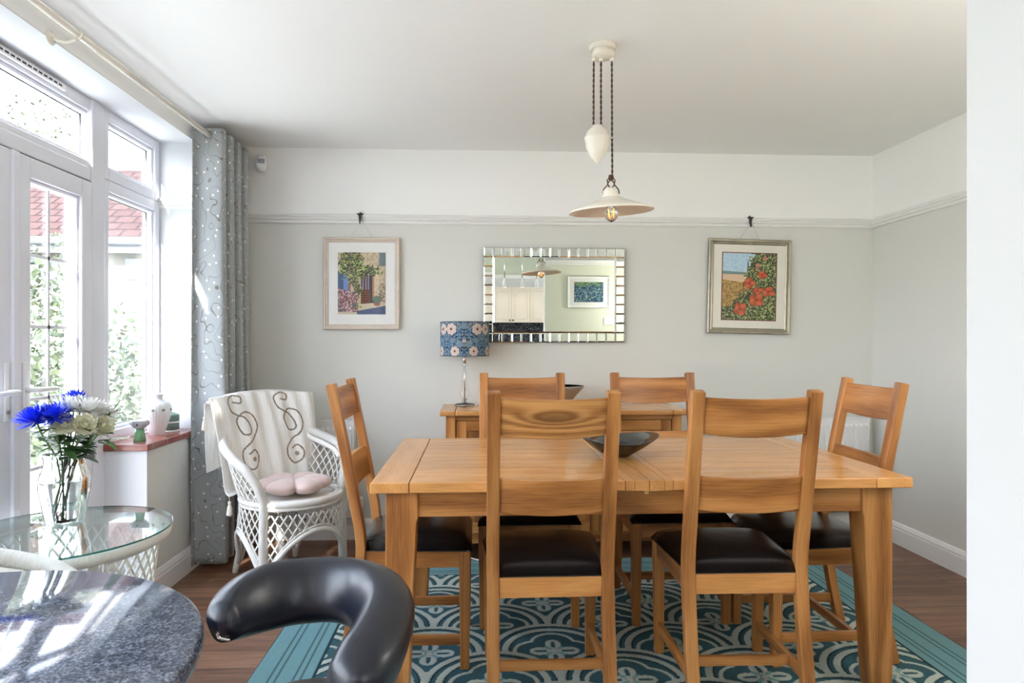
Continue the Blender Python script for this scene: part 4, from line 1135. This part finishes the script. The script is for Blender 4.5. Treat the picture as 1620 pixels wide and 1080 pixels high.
for a0 in (-42, 48, 138, 228):
    t0 = math.radians(a0+7); t1 = math.radians(a0+83)
    for sgn in (1, -1):
        for i in range(-16, 24):
            pts = []
            for k in range(0, 61):
                z = .10+.44*k/60; th = t0+(t1-t0)*(i/9)+sgn*(z-.1)*2.2
                if th < t0 or th > t1:
                    if len(pts) > 1: mb.tube(pts, .0048, 5)
                    pts = []
                elif k % 4 == 0 or not pts: pts.append(HS(th, z))
            if len(pts) > 1: mb.tube(pts, .0048, 5)
    for t2 in (t0, t1): m2.tube([HS(t2, z) for z in np.linspace(.09, .55, 10)], .007, 6)
    m2.tube([HS(t2, .09) for t2 in np.linspace(t0, t1, 14)], .009, 6); m2.tube([HS(t2, .545) for t2 in np.linspace(t0, t1, 14)], .007, 6)
mb.build('lattice_panel', M['wicker'], gt); m2.build('panel_frame', M['wicker'], gt)

# glass vase with flowers
VX, VY = -1.488, 2.545
vs = thing('glass_vase', 'clear glass vase of water and cut flowers on the glass side table', 'vase', (VX, VY, GZ+.001))
vp = [(.058, 0), (.062, .006), (.072, .06), (.082, .12), (.080, .16), (.068, .20), (.066, .225), (.074, .245)]
mb = MB(); pr = smooth_path([(a, 0, b) for a, b in vp], 4)
P = lambda s_, lim=9: np.array([[(max(.001, (p[0]+s_))*math.cos(a), max(.001, (p[0]+s_))*math.sin(a), p[2]) for a in np.linspace(0, 2*PI, 40, endpoint=False)] for p in pr if p[2] < lim])
mb.grid(P(0), closev=True); mb.grid(P(-.004), closev=True, flip=True)
mb.lathe([(0, .001), (.056, .001), (.056, .012), (0, .014)], 40); mb.build('vase_body', M['vaseglass'], vs)
mb = MB(); Pw = P(-.0045, .16)[5:]; mb.grid(Pw, closev=True); mb.add(Pw[-1], [tuple(range(40))]); mb.add(Pw[0], [tuple(range(39, -1, -1))]); mb.build('water', M['water'], vs)
t = np.linspace(0, 2*PI, 40, endpoint=False)
MB().tube(np.stack([.074*np.cos(t), .074*np.sin(t), np.full(40, .245)], 1), .0025, 6, closed=True).build('lip', M['vaseglass'], vs)
M['stem'] = simple('green_stem', (.14, .26, .08), .5, nscale=80, namp=.3)
M['leaf'] = simple('dark_green_leaf', (.05, .12, .035), .45, nscale=60, namp=.35)
M['blue_petal'] = simple('dyed_blue_petal', (.015, .05, .75), .6, nscale=90, namp=.3)
M['white_petal'] = simple('white_petal', (.85, .85, .82), .6, nscale=40, namp=.03)
M['cream_petal'] = simple('cream_petal', (.84, .83, .66), .6, nscale=40, namp=.05)
def bloom(mb, c, nrm, R, layers, wd, curl):
    nrm = Vector(nrm).normalized(); q = nrm.to_track_quat('Z', 'Y').to_matrix()
    for l, (n, el, ln) in enumerate(layers):
        for i in range(n):
            a = 2*PI*(i+.37*l)/n+random.uniform(-.1, .1); e = el+random.uniform(-.12, .12); L_ = R*ln*random.uniform(.85, 1.1)
            vs_ = []
            for k, (f_, w_) in enumerate(((0, .25), (.4, .8), (.75, 1.0), (1, .35))):
                ee = e+curl*f_
                rad = L_*f_*math.cos(ee); hgt = L_*f_*math.sin(ee)
                for s_ in (-1, 0, 1):
                    off = s_*wd*w_*L_; up = -abs(s_)*-.12*wd*L_*4*w_*.3
                    v = Vector((rad*math.cos(a)-off*math.sin(a), rad*math.sin(a)+off*math.cos(a), hgt+up))
                    v = q @ v; vs_.append((c[0]+v.x, c[1]+v.y, c[2]+v.z))
            fs = [(k*3+j, k*3+j+1, (k+1)*3+j+1, (k+1)*3+j) for k in range(3) for j in range(2)]
            mb.add(vs_, fs, smooth=True)
def leafblade(mb, p, d, L_, W_, droop=.3):
    d = Vector(d).normalized(); s = d.cross(Vector((0, 0, 1))); s = s.normalized() if s.length > .01 else Vector((1, 0, 0)); up = s.cross(d)
    vs_ = []; K = 6
    for k in range(K+1):
        f_ = k/K; w_ = W_*math.sin(PI*min(.97, f_*.92+.05))**.8
        c = Vector(p)+d*L_*f_-up*droop*L_*f_*f_*-1*-1
        for q in (-1, 0, 1): vs_.append(tuple(c+s*q*w_*(1+.15*math.sin(k*2.6))-up*(0.0 if q else .12*w_)))
    fs = [(k*3+j, k*3+j+1, (k+1)*3+j+1, (k+1)*3+j) for k in range(K) for j in range(2)]
    mb.add(vs_, fs, smooth=True)
# blooms fan out from the vase neck
rd = Vector((.86, .50, 0)).normalized(); fw_ = Vector((-.50, .86, 0))
blooms = [('blue', -.085, -.02, .372, .072, 0, 'blue chrysanthemum at the far left of the vase bunch'), ('blue', -.030, -.045, .382, .064, 0, 'blue chrysanthemum nearest the front of the bunch, beside the white blooms'),
          ('blue', .030, .06, .430, .052, 0, 'blue chrysanthemum peeping up behind the white blooms'), ('white', .015, .015, .400, .074, 0, 'white chrysanthemum at the centre top of the vase bunch'),
          ('white', .068, .0, .395, .072, 0, 'white chrysanthemum right of centre, above the cream blooms'), ('white', .120, .02, .375, .062, 0, 'white chrysanthemum at the right end of the vase bunch'),
          ('white', .05, .05, .41, .055, 0, 'white chrysanthemum behind the others, next to the back blue one'),
          ('cream', .000, -.035, .350, .046, 1, 'cream chrysanthemum low at the front, beneath the blue one'), ('cream', .060, -.04, .345, .046, 1, 'cream chrysanthemum low at the front, beneath the white ones'),
          ('cream', .118, -.02, .335, .042, 1, 'cream chrysanthemum lowest at the right of the vase bunch')]
for kcol, rx_, fy_, hz_, R_, side_, lab in blooms:
    r = thing('chrysanthemum', lab, 'flower', (VX, VY, GZ+.001), group='cut flowers in the glass vase')
    c = rd*rx_*1.0+fw_*fy_; c = Vector((c.x, c.y, hz_))
    nrm = Vector((c.x*1.6, c.y*1.6, .34 if not side_ else .20))
    if side_: nrm = nrm+Vector((.15, -.35, 0))
    mb = MB(); bloom(mb, c, nrm, R_, [(26, -.35, .95), (26, -.02, 1), (24, .28, .98), (20, .58, .88), (16, .90, .74), (10, 1.25, .6)], .085 if not side_ else .17, .30 if not side_ else .6)
    mb.build('bloom', M[kcol+'_petal'], r)
    ang = random.uniform(0, 6.28); base = Vector((.035*math.cos(ang)-c.x*.3, .035*math.sin(ang)-c.y*.3, .018))
    neck = Vector((c.x*.32, c.y*.32, .235)); mid = Vector((c.x*.75, c.y*.75, .235+(hz_-.235)*.55))
    p = smooth_path([base, (base+neck)/2+Vector((0, 0, .01)), neck, mid, c], 6)
    MB().tube(p, .0030, 6).build('stem', M['stem'], r)
    mb = MB()
    for k in range(9):
        f_ = random.uniform(.50, .90); pp = p[int(f_*(len(p)-1))]; a = random.uniform(0, 6.28)
        o_ = Vector((c.x, c.y, 0))*5+Vector((math.cos(a), math.sin(a), random.uniform(-.1, .5)))
        leafblade(mb, pp, o_, random.uniform(.05, .085), random.uniform(.014, .023), random.uniform(.1, .5))
    mb.build('leaves', M['leaf'], r)
r = thing('greenery_sprig', 'dark green leafy sprig reaching out of the right side of the vase bunch', 'foliage', (VX, VY, GZ+.001))
p = smooth_path([(0, 0, .03), tuple(rd*.04)[:2]+(.22,), tuple(rd*.11)[:2]+(.33,), tuple(rd*.175)[:2]+(.43,)], 8); MB().tube(p, .0022, 5).build('stem', M['stem'], r)
mb = MB()
for k in range(9):
    pp = p[int(len(p)*(.55+.05*k))-1 if .55+.05*k < 1 else -1]; d = rd*random.uniform(.2, 1)+Vector((random.uniform(-.6, .6), random.uniform(-.6, .6), random.uniform(-.2, .8)))
    leafblade(mb, pp, d, random.uniform(.03, .05), .008, .2)
mb.build('leaves', M['leaf'], r)
r = thing('greenery_sprig', 'pair of light green leaves drooping over the right lip of the vase', 'foliage', (VX, VY, GZ+.001))
p = smooth_path([(0, .01, .05), tuple(rd*.03)[:2]+(.2,), tuple(rd*.09)[:2]+(.275,), tuple(rd*.14)[:2]+(.285,)], 8); MB().tube(p, .0022, 5).build('stem', M['stem'], r)
mb = MB(); leafblade(mb, p[-1], (rd.x, rd.y, .2), .075, .022, .3); leafblade(mb, p[-4], (rd.x, rd.y-.5, -.3), .06, .02, .4); mb.build('leaves', M['stem'], r)

# ------------------------------------------------------------------ things on the sill
SLZ = .762
vz = MB(); pr = smooth_path([(.034, 0, 0), (.036, 0, .004), (.050, 0, .05), (.066, 0, .10), (.071, 0, .135), (.060, 0, .165), (.036, 0, .180), (.028, 0, .190), (.028, 0, .200), (.037, 0, .213)], 6)
def vcol(v):
    a = np.arctan2(v[:, 1], v[:, 0]); c = np.zeros((len(v), 3))+np.array([.74, .74, .75])
    fl = (np.abs(v[:, 2]-.132) < .006) & (np.cos(9*a) > .55); c[fl] = (.16, .20, .18)
    return c
prof_ = [(p[0], p[2]) for p in pr]+[(.033, .211), (.024, .199), (.024, .185), (0, .175)]
vz.lathe(prof_, 120, colf=vcol, rf=lambda a, z: 1+.022*np.abs(np.sin(14*a))*np.where((z > .004) & (z < .172), 1, 0))
m = NM('glazed_vase'); m.bsdf(rough=.25); m.link(m.attr('col').outputs['Color'], m.b.inputs['Base Color'])
tag(vz.build('ceramic_vase', m.m, loc=(-1.678, 3.67, SLZ)), 'white ribbed ceramic vase with a dark floral band on the tiled window sill', 'vase')
kp = thing('figurine', 'small green pot figurine with a grey flared top, nearest on the window sill', 'ornament', (-1.655, 3.44, SLZ))
MB().lathe([(0, 0), (.027, 0), (.028, .004), (.022, .04), (.018, .062), (0, .062)], 40, rf=lambda a, z: 1+.02*np.cos(12*a)).build('base', simple('green_glaze', (.16, .38, .20), .25, nscale=120, namp=.3), kp)
MB().lathe([(.012, .058), (.026, .066), (.032, .078), (.034, .096), (.028, .100), (0, .098)], 28, rf=lambda a, z: 1+.25*np.cos(2*a)*(z > .075)).build('head', simple('grey_glaze', (.34, .34, .35), .4, nscale=50, namp=.5), kp)
for s_ in (-1, 1): MB().lathe([(0, -.007), (.010, -.004), (.014, 0), (.010, .004), (0, .007)], 16, (s_*.036, -.004, .090), ax=[(1, 0, 0), (0, 0, 1), (0, 1, 0)]).build('ear', simple('grey_ear', (.40, .38, .40), .6), kp)
MB().lathe([(0, -.006), (.006, 0), (0, .006)], 10, (.004, -.036, .082)).build('nose', M['dark_iron'], kp)
ti = thing('tiered_tin', 'round two-tier green tin with a gold knob at the far end of the sill', 'tin', (-1.668, 3.80, SLZ))
MB().lathe([(0, 0), (.050, 0), (.050, .006), (.046, .008), (.046, .012)], 40).build('foot', M['white_glaze'], ti)
MB().lathe([(.046, .010), (.047, .012), (.047, .044), (.046, .046)], 40).build('lower_tin', M['green_tin'], ti)
MB().lathe([(.044, .046), (.048, .048), (.048, .054), (.044, .056)], 40).build('band', M['white_glaze'], ti)
MB().lathe([(.046, .056), (.047, .058), (.047, .090), (.044, .092), (.020, .104), (0, .106)], 40).build('upper_tin', M['green_tin'], ti)
MB().lathe([(.005, .104), (.004, .110), (.009, .118), (.006, .125), (0, .130)], 16).build('knob', M['brass'], ti)

# ------------------------------------------------------------------ granite table and stool
GTX, GTY, GTR, GTZ = -.945, 1.055, .496, .750
gr_ = thing('granite_table', 'round polished blue-grey granite table at the bottom left', 'table', (GTX, GTY, 0))
MB().lathe([(0, GTZ-.036), (GTR-.012, GTZ-.036), (GTR-.003, GTZ-.032), (GTR, GTZ-.022), (GTR, GTZ-.014), (GTR-.003, GTZ-.004), (GTR-.010, GTZ), (0, GTZ)], 128).build('tabletop', M['granite'], gr_)
MB().lathe([(.18, GTZ-.040), (.18, GTZ-.036), (0, GTZ-.036)][::-1], 32).build('top_plate', M['chrome'], gr_)
MB().lathe([(.035, .03), (.035, GTZ-.04)], 32).build('column', M['chrome'], gr_)
MB().lathe([(0, 0), (.24, 0), (.24, .008), (.22, .016), (.05, .036), (0, .036)], 64).build('base', M['chrome'], gr_)
SX_, SY_ = -.318, 1.265
st_ = thing('bar_stool', 'swivel stool with curved padded dark leather backrest beside the granite table', 'stool', (SX_, SY_, 0))
# padded crescent
path = []; n = 60; scl = []
for i in range(n+1):
    q = i/n; a = math.radians(186-(186+62)*q)
    R_ = .141+.004*math.sin(PI*q)
    z_ = .718+.022*math.sin(PI*min(1, q*1.1))-.030*max(0, q-.6)/.4+.022*max(0, .35-q)/.35
    ax_ = a if a > 0 else a*.78
    path.append((R_*math.cos(ax_), R_*math.sin(a)*(1.12 if a > 0 else 1.36), z_))
    e = min(1, q/.26, (1-q)/.12); e = math.sin(e*PI/2)**.7
    scl.append(((.047+.008*q)*(.45+.55*e)*(1 if 0 < i < n else .3), .064*(.42+.58*e)*(1 if 0 < i < n else .3)))
a_ = np.linspace(0, 2*PI, 28, endpoint=False)
sec = np.stack([np.sign(np.cos(a_))*np.abs(np.cos(a_))**.7, np.sign(np.sin(a_))*np.abs(np.sin(a_))**.7], 1)
pth = np.array(path)
side = pth.copy(); side[:, 2] = 0; side /= np.linalg.norm(side, axis=1)[:, None]
tilt_ = .35; side = side*math.cos(tilt_)+V(0, 0, -1)*math.sin(tilt_)
mb = MB().sweep(pth, sec, side=side, scale=scl, smooth=True); mb.build('backrest', M['stool_leather'], st_)
mb = MB()
for q in (n-3,):
    p0 = pth[q]; mb.tube(smooth_path([p0+V(0, 0, -.03), p0*np.array([1.02, 1.02, 1])+V(0, 0, -.10), p0*np.array([.9, .9, 0])+V(0, 0, .56), V(p0[0]*.3, p0[1]*.3, .50)], 6), .008, 8)
mb.build('back_bracket', M['chrome'], st_)
p0 = pth[0]; mb = MB(); mb.tube(smooth_path([p0+V(.010, .01, -.004), p0+V(-.006, .006, -.008), p0+V(-.006, .006, -.022), p0+V(.012, .01, -.030)], 5), .0035, 8); mb.build('end_clip', M['chrome'], st_)
MB().lathe([(0, .49), (.15, .49), (.172, .505), (.175, .53), (.165, .555), (.10, .565), (0, .566)], 48).build('seat', M['stool_leather'], st_)
MB().lathe([(.025, .02), (.025, .30), (.018, .30), (.018, .49)], 24).build('gas_column', M['chrome'], st_)
MB().lathe([(0, 0), (.20, 0), (.20, .006), (.17, .014), (.03, .03), (0, .03)], 64).build('base', M['chrome'], st_)

# ------------------------------------------------------------------ kitchen seen in the mirror
kc_z0, kc_z1 = 1.32, 1.905; KY = YK
kx0 = -.352
for i in range(5):
    x0 = kx0+i*.304; x1 = x0+.304
    r = thing('kitchen_cabinet', ['cream wall cabinet at the far left of the kitchen run, seen in the mirror', 'second cream wall cabinet of the kitchen run, seen in the mirror', 'third cream wall cabinet of the kitchen run, seen in the mirror', 'fourth cream wall cabinet of the kitchen run, seen in the mirror', 'last cream wall cabinet at the right of the kitchen run, seen in the mirror'][i], 'cabinet', ((x0+x1)/2, KY+.17, kc_z0), group='cream kitchen wall cabinets')
    MB().b2((-.152, -.165, 0), (.152, .135, kc_z1-kc_z0)).build('body', M['cabinet'], r)
    w2 = .150; mb = MB(); mb.b2((-w2, .137, .002), (w2, .155, kc_z1-kc_z0-.002))
    d = mb.build('door', M['cabinet'], r, bevel=.003)
    mb = MB(); H_ = kc_z1-kc_z0
    pts = [(-.105, .158, .06), (.105, .158, .06), (.105, .158, H_-.12)]+[(.105*math.cos(t_), .158, H_-.12+.06*math.sin(t_)) for t_ in np.linspace(.2, PI-.2, 9)]+[(-.105, .158, H_-.12)]
    mb.tube(pts, .006, 6, closed=True); mb.build('arched_moulding', M['cabinet'], d)
    MB().lathe([(0, .03), (.012, .024), (.014, .016), (.005, .01), (.005, 0)][::-1], 12, (.125 if i % 2 == 0 else -.125, .155, .04), ax=[(1, 0, 0), (0, 0, 1), (0, 1, 0)]).build('knob', M['dark_iron'], r)
struct('trim_10', MB().b2((XL, KY, 2.06), (XR, KY+.05, 2.12)), M['trim'])
struct('trim_11', MB().b2((XL, KY, .92), (XR, KY+.02, 1.32)), M['speck'])
struct('trim_12', MB().b2((XL, KY, 1.905), (XR, KY+.012, 2.06)), M['white_wall'])
kb = thing('kitchen_counter', 'kitchen base units with a dark worktop along the far kitchen wall', 'kitchen counter', (.4, KY+.34, 0))
MB().b2((-1.9, -.31, 0), (2.1, .25, .88)).build('base_units', M['cabinet'], kb); MB().b2((-1.92, -.31, .88), (2.12, .29, .92)).build('worktop', M['speck'], kb)
for i, x in enumerate((.43, .71, .94)):
    r = thing('spotlight', ['left cone spotlight over the kitchen cabinets in the mirror', 'middle cone spotlight over the kitchen cabinets in the mirror', 'right cone spotlight over the kitchen cabinets in the mirror'][i], 'spotlight', (x, KY+.72, ZC), group='kitchen ceiling spotlights')
    MB().lathe([(.008, -.46), (.008, 0)], 10).build('rod', M['chrome'], r)
    MB().lathe([(.015, -.45), (.020, -.48), (.046, -.59), (.042, -.59), (.018, -.49)], 24).build('lamp_shade', M['white_glaze'], r)
    MB().lathe([(0, -.585), (.03, -.585), (.025, -.57), (0, -.56)][::-1], 16).build('bulb', M['glow'], r)

tp = MB().tube(smooth_path([(0, 0, 0), (0, 0, .16), (.03, 0, .20), (.08, 0, .19), (.095, 0, .13)], 6), .010, 8).build('tap', M['chrome'], loc=(.42, KY+.16, .92))
tag(tp, 'curved chrome kitchen tap, seen in the lower tiles of the mirror', 'tap')
for i, (x, y) in enumerate(((-.35, -1.1), (1.45, -1.1))):  # two pendants out of view, added to brighten the rooms
    r = thing('globe_pendant', ['lit globe pendant hanging in the kitchen on the window side', 'lit globe pendant hanging in the kitchen behind the partition wall'][i], 'ceiling lamp', (x, y, ZC))
    MB().lathe([(0, 0), (.05, 0), (.05, -.02), (.006, -.03), (.006, -.40), (.03, -.41), (.03, -.44), (0, -.44)], 20).build('cord', M['cream'], r)
    MB().lathe([(.15*math.sin(t_), -.58-.15*math.cos(t_)) for t_ in np.linspace(0.01, PI-.01, 20)], 32).build('globe', M['globe'], r)

fl = thing('floor_lamp', 'lit globe floor lamp beside the partition wall at the near right end of the room', 'floor lamp', (1.85, 1.50, 0))  # unseen lamp, added to lift the dark right side
MB().lathe([(0, 0), (.15, 0), (.15, .012), (.02, .03), (.011, .04), (.011, 1.38), (.04, 1.39), (.04, 1.41), (0, 1.41)], 32).build('stand', M['brass'], fl)
MB().lathe([(.16*math.sin(t_), 1.56-.16*math.cos(t_)) for t_ in np.linspace(0.01, PI-.01, 20)], 32).build('globe', M['warmglobe'], fl)
# ------------------------------------------------------------------ garden
gm = NM('garden_ground'); gm.bsdf((.3, .3, .25), .9)
pos = gm.node('ShaderNodeNewGeometry').outputs['Position']
gm.color(gm.ramp(gm.noise(pos, 1.5, 5), [(.35, (.10, .13, .06)), (.6, (.20, .21, .13))]))
struct('ground', MB().b2((-40, -20, -.25), (XO-3.2, 40, -.15)), gm.m)
struct('patio', MB().b2((XO-3.2, -20, -.25), (XO, 12, -.12)), simple('patio_stone', (.58, .56, .52), .85, nscale=8, namp=.25))
hs = thing('neighbour_house', 'neighbouring cream rendered house with a red tiled roof beyond the garden', 'house', (-9, 12.5, 0))
MB().b2((-7, 0, -.3), (5.0, 5, 2.95)).build('wall', simple('cream_render', (.20, .19, .17), .9, nscale=3, namp=.05), hs)
rm = NM('red_roof_tiles'); rm.bsdf((.4, .16, .11), .95, spec=.05)
gc = rm.node('ShaderNodeTexCoord').outputs['Object']
b_ = rm.node('ShaderNodeTexBrick'); b_.inputs['Scale'].default_value = 1; b_.inputs['Brick Width'].default_value = .34; b_.inputs['Row Height'].default_value = .26; b_.inputs['Mortar Size'].default_value = .022
b_.inputs['Color1'].default_value = (.060, .036, .033, 1); b_.inputs['Color2'].default_value = (.048, .029, .027, 1); b_.inputs['Mortar'].default_value = (.026, .017, .017, 1)
xx, yy, zz_ = rm.sep(gc); rm.link(rm.comb(xx, rm.math('MULTIPLY', zz_, 1.6), 0), b_.inputs['Vector']); rm.color(b_.outputs['Color'])
mb = MB(); v = [(-7.4, -.4, 2.95), (5.4, -.4, 2.95), (5.0, 2.6, 4.9), (-7.4, 2.6, 4.9), (5.4, 5.4, 2.95), (-7.4, 5.4, 2.95)]
mb.add(v, [(0, 1, 2, 3), (3, 2, 4, 5), (1, 4, 2), (0, 5, 4, 1)]); mb.build('roof', rm.m, hs, solid=.08)
mb = MB(); mb.tube([(-7.4, -.45, 2.98), (5.4, -.45, 2.98)], .07, 8); mb.b2((-7.4, -.38, 2.78), (5.4, -.34, 2.97)); mb.build('gutter', simple('grey_gutter', (.12, .13, .15), .5), hs)
for x in (-5, -2.2, 1.2, 3.3):
    f_ = MB(); frame = [(x-.5, 1.2), (x+.5, 2.5)]
    f_.b2((x-.55, -.04, 2.35), (x+.55, .02, 2.72)); o = f_.build('window', simple('house_window', (.10, .12, .14), .1), hs)
def leaf_mass(n, fn, size, mats_, name, parent=None):
    mb_v = np.zeros((n*4, 3)); F = []
    for i in range(n):
        p = np.array(fn()); d1 = rng.normal(size=3); d1 /= np.linalg.norm(d1); d2 = np.cross(d1, rng.normal(size=3)); d2 /= np.linalg.norm(d2)
        s_ = size*random.uniform(.6, 1.3)
        mb_v[i*4:i*4+4] = [p-d1*s_, p+d2*s_*.5, p+d1*s_, p-d2*s_*.5]; F.append((i*4, i*4+1, i*4+2, i*4+3))
    mb = MB().add(mb_v, F); return mb.build(name, mats_, parent)
lf = NM('sunlit_leaves'); lf.bsdf((.2, .35, .1), .6); pos = lf.node('ShaderNodeNewGeometry').outputs['Position']
lf.color(lf.ramp(lf.noise(pos, 9, 3), [(.35, (.022, .036, .014)), (.6, (.055, .072, .034)), (.75, (.12, .11, .08))]))
def blob(cx_, cy_, cz_, rx_, ry_, rz_):
    def f():
        d = rng.normal(size=3); d /= np.linalg.norm(d); k = rng.uniform(.55, 1.0)
        k *= 1+.18*math.sin(d[0]*7+d[2]*5)
        return (cx_+d[0]*rx_*k, cy_+d[1]*ry_*k, max(-.12, cz_+d[2]*rz_*k))
    return f
for i, (a, b, c_, d, e, f_, lab) in enumerate([(-4.15, 7.6, .6, .75, .7, 1.0, 'leafy garden shrub seen through the right-hand window pane'), (-5.6, 8.8, 1.0, .8, .8, 1.6, 'tall pale green shrub seen through the door glass'),
                                     (-6.1, 7.0, .2, .9, .7, .8, 'low spreading shrub seen through the lower door glass'), (-7.4, 10.0, .8, 1.2, .9, 1.4, 'large shrub at the far end of the garden'), (-4.6, 5.6, -.1, .5, .5, .5, 'small shrub closest to the house outside the door')]):
    o = leaf_mass(1900, blob(0, 0, c_+.15, d, e, f_), .055, lf.m, 'garden_shrub'); o.location = (a, b, -.13)
    tag(o, lab, 'shrub', 'garden shrubs')
struct('ground_right', MB().b2((XR+.2, -20, -.25), (14, 12, -.12)), bpy.data.materials['patio_stone'])
tr_ = thing('garden_tree', 'thin-leaved tree rising above the neighbouring roof', 'tree', (-13.0, 19.5, -.15))
MB().tube(smooth_path([(0, 0, 0), (.1, 0, 3), (-.1, .1, 5.5), (.2, 0, 7.5)], 6), .12, 8).build('trunk', simple('bark', (.2, .15, .1), .9), tr_)
leaf_mass(1500, blob(0, 0, 6.7, 2.2, 1.6, 1.5), .07, lf.m, 'foliage', tr_)
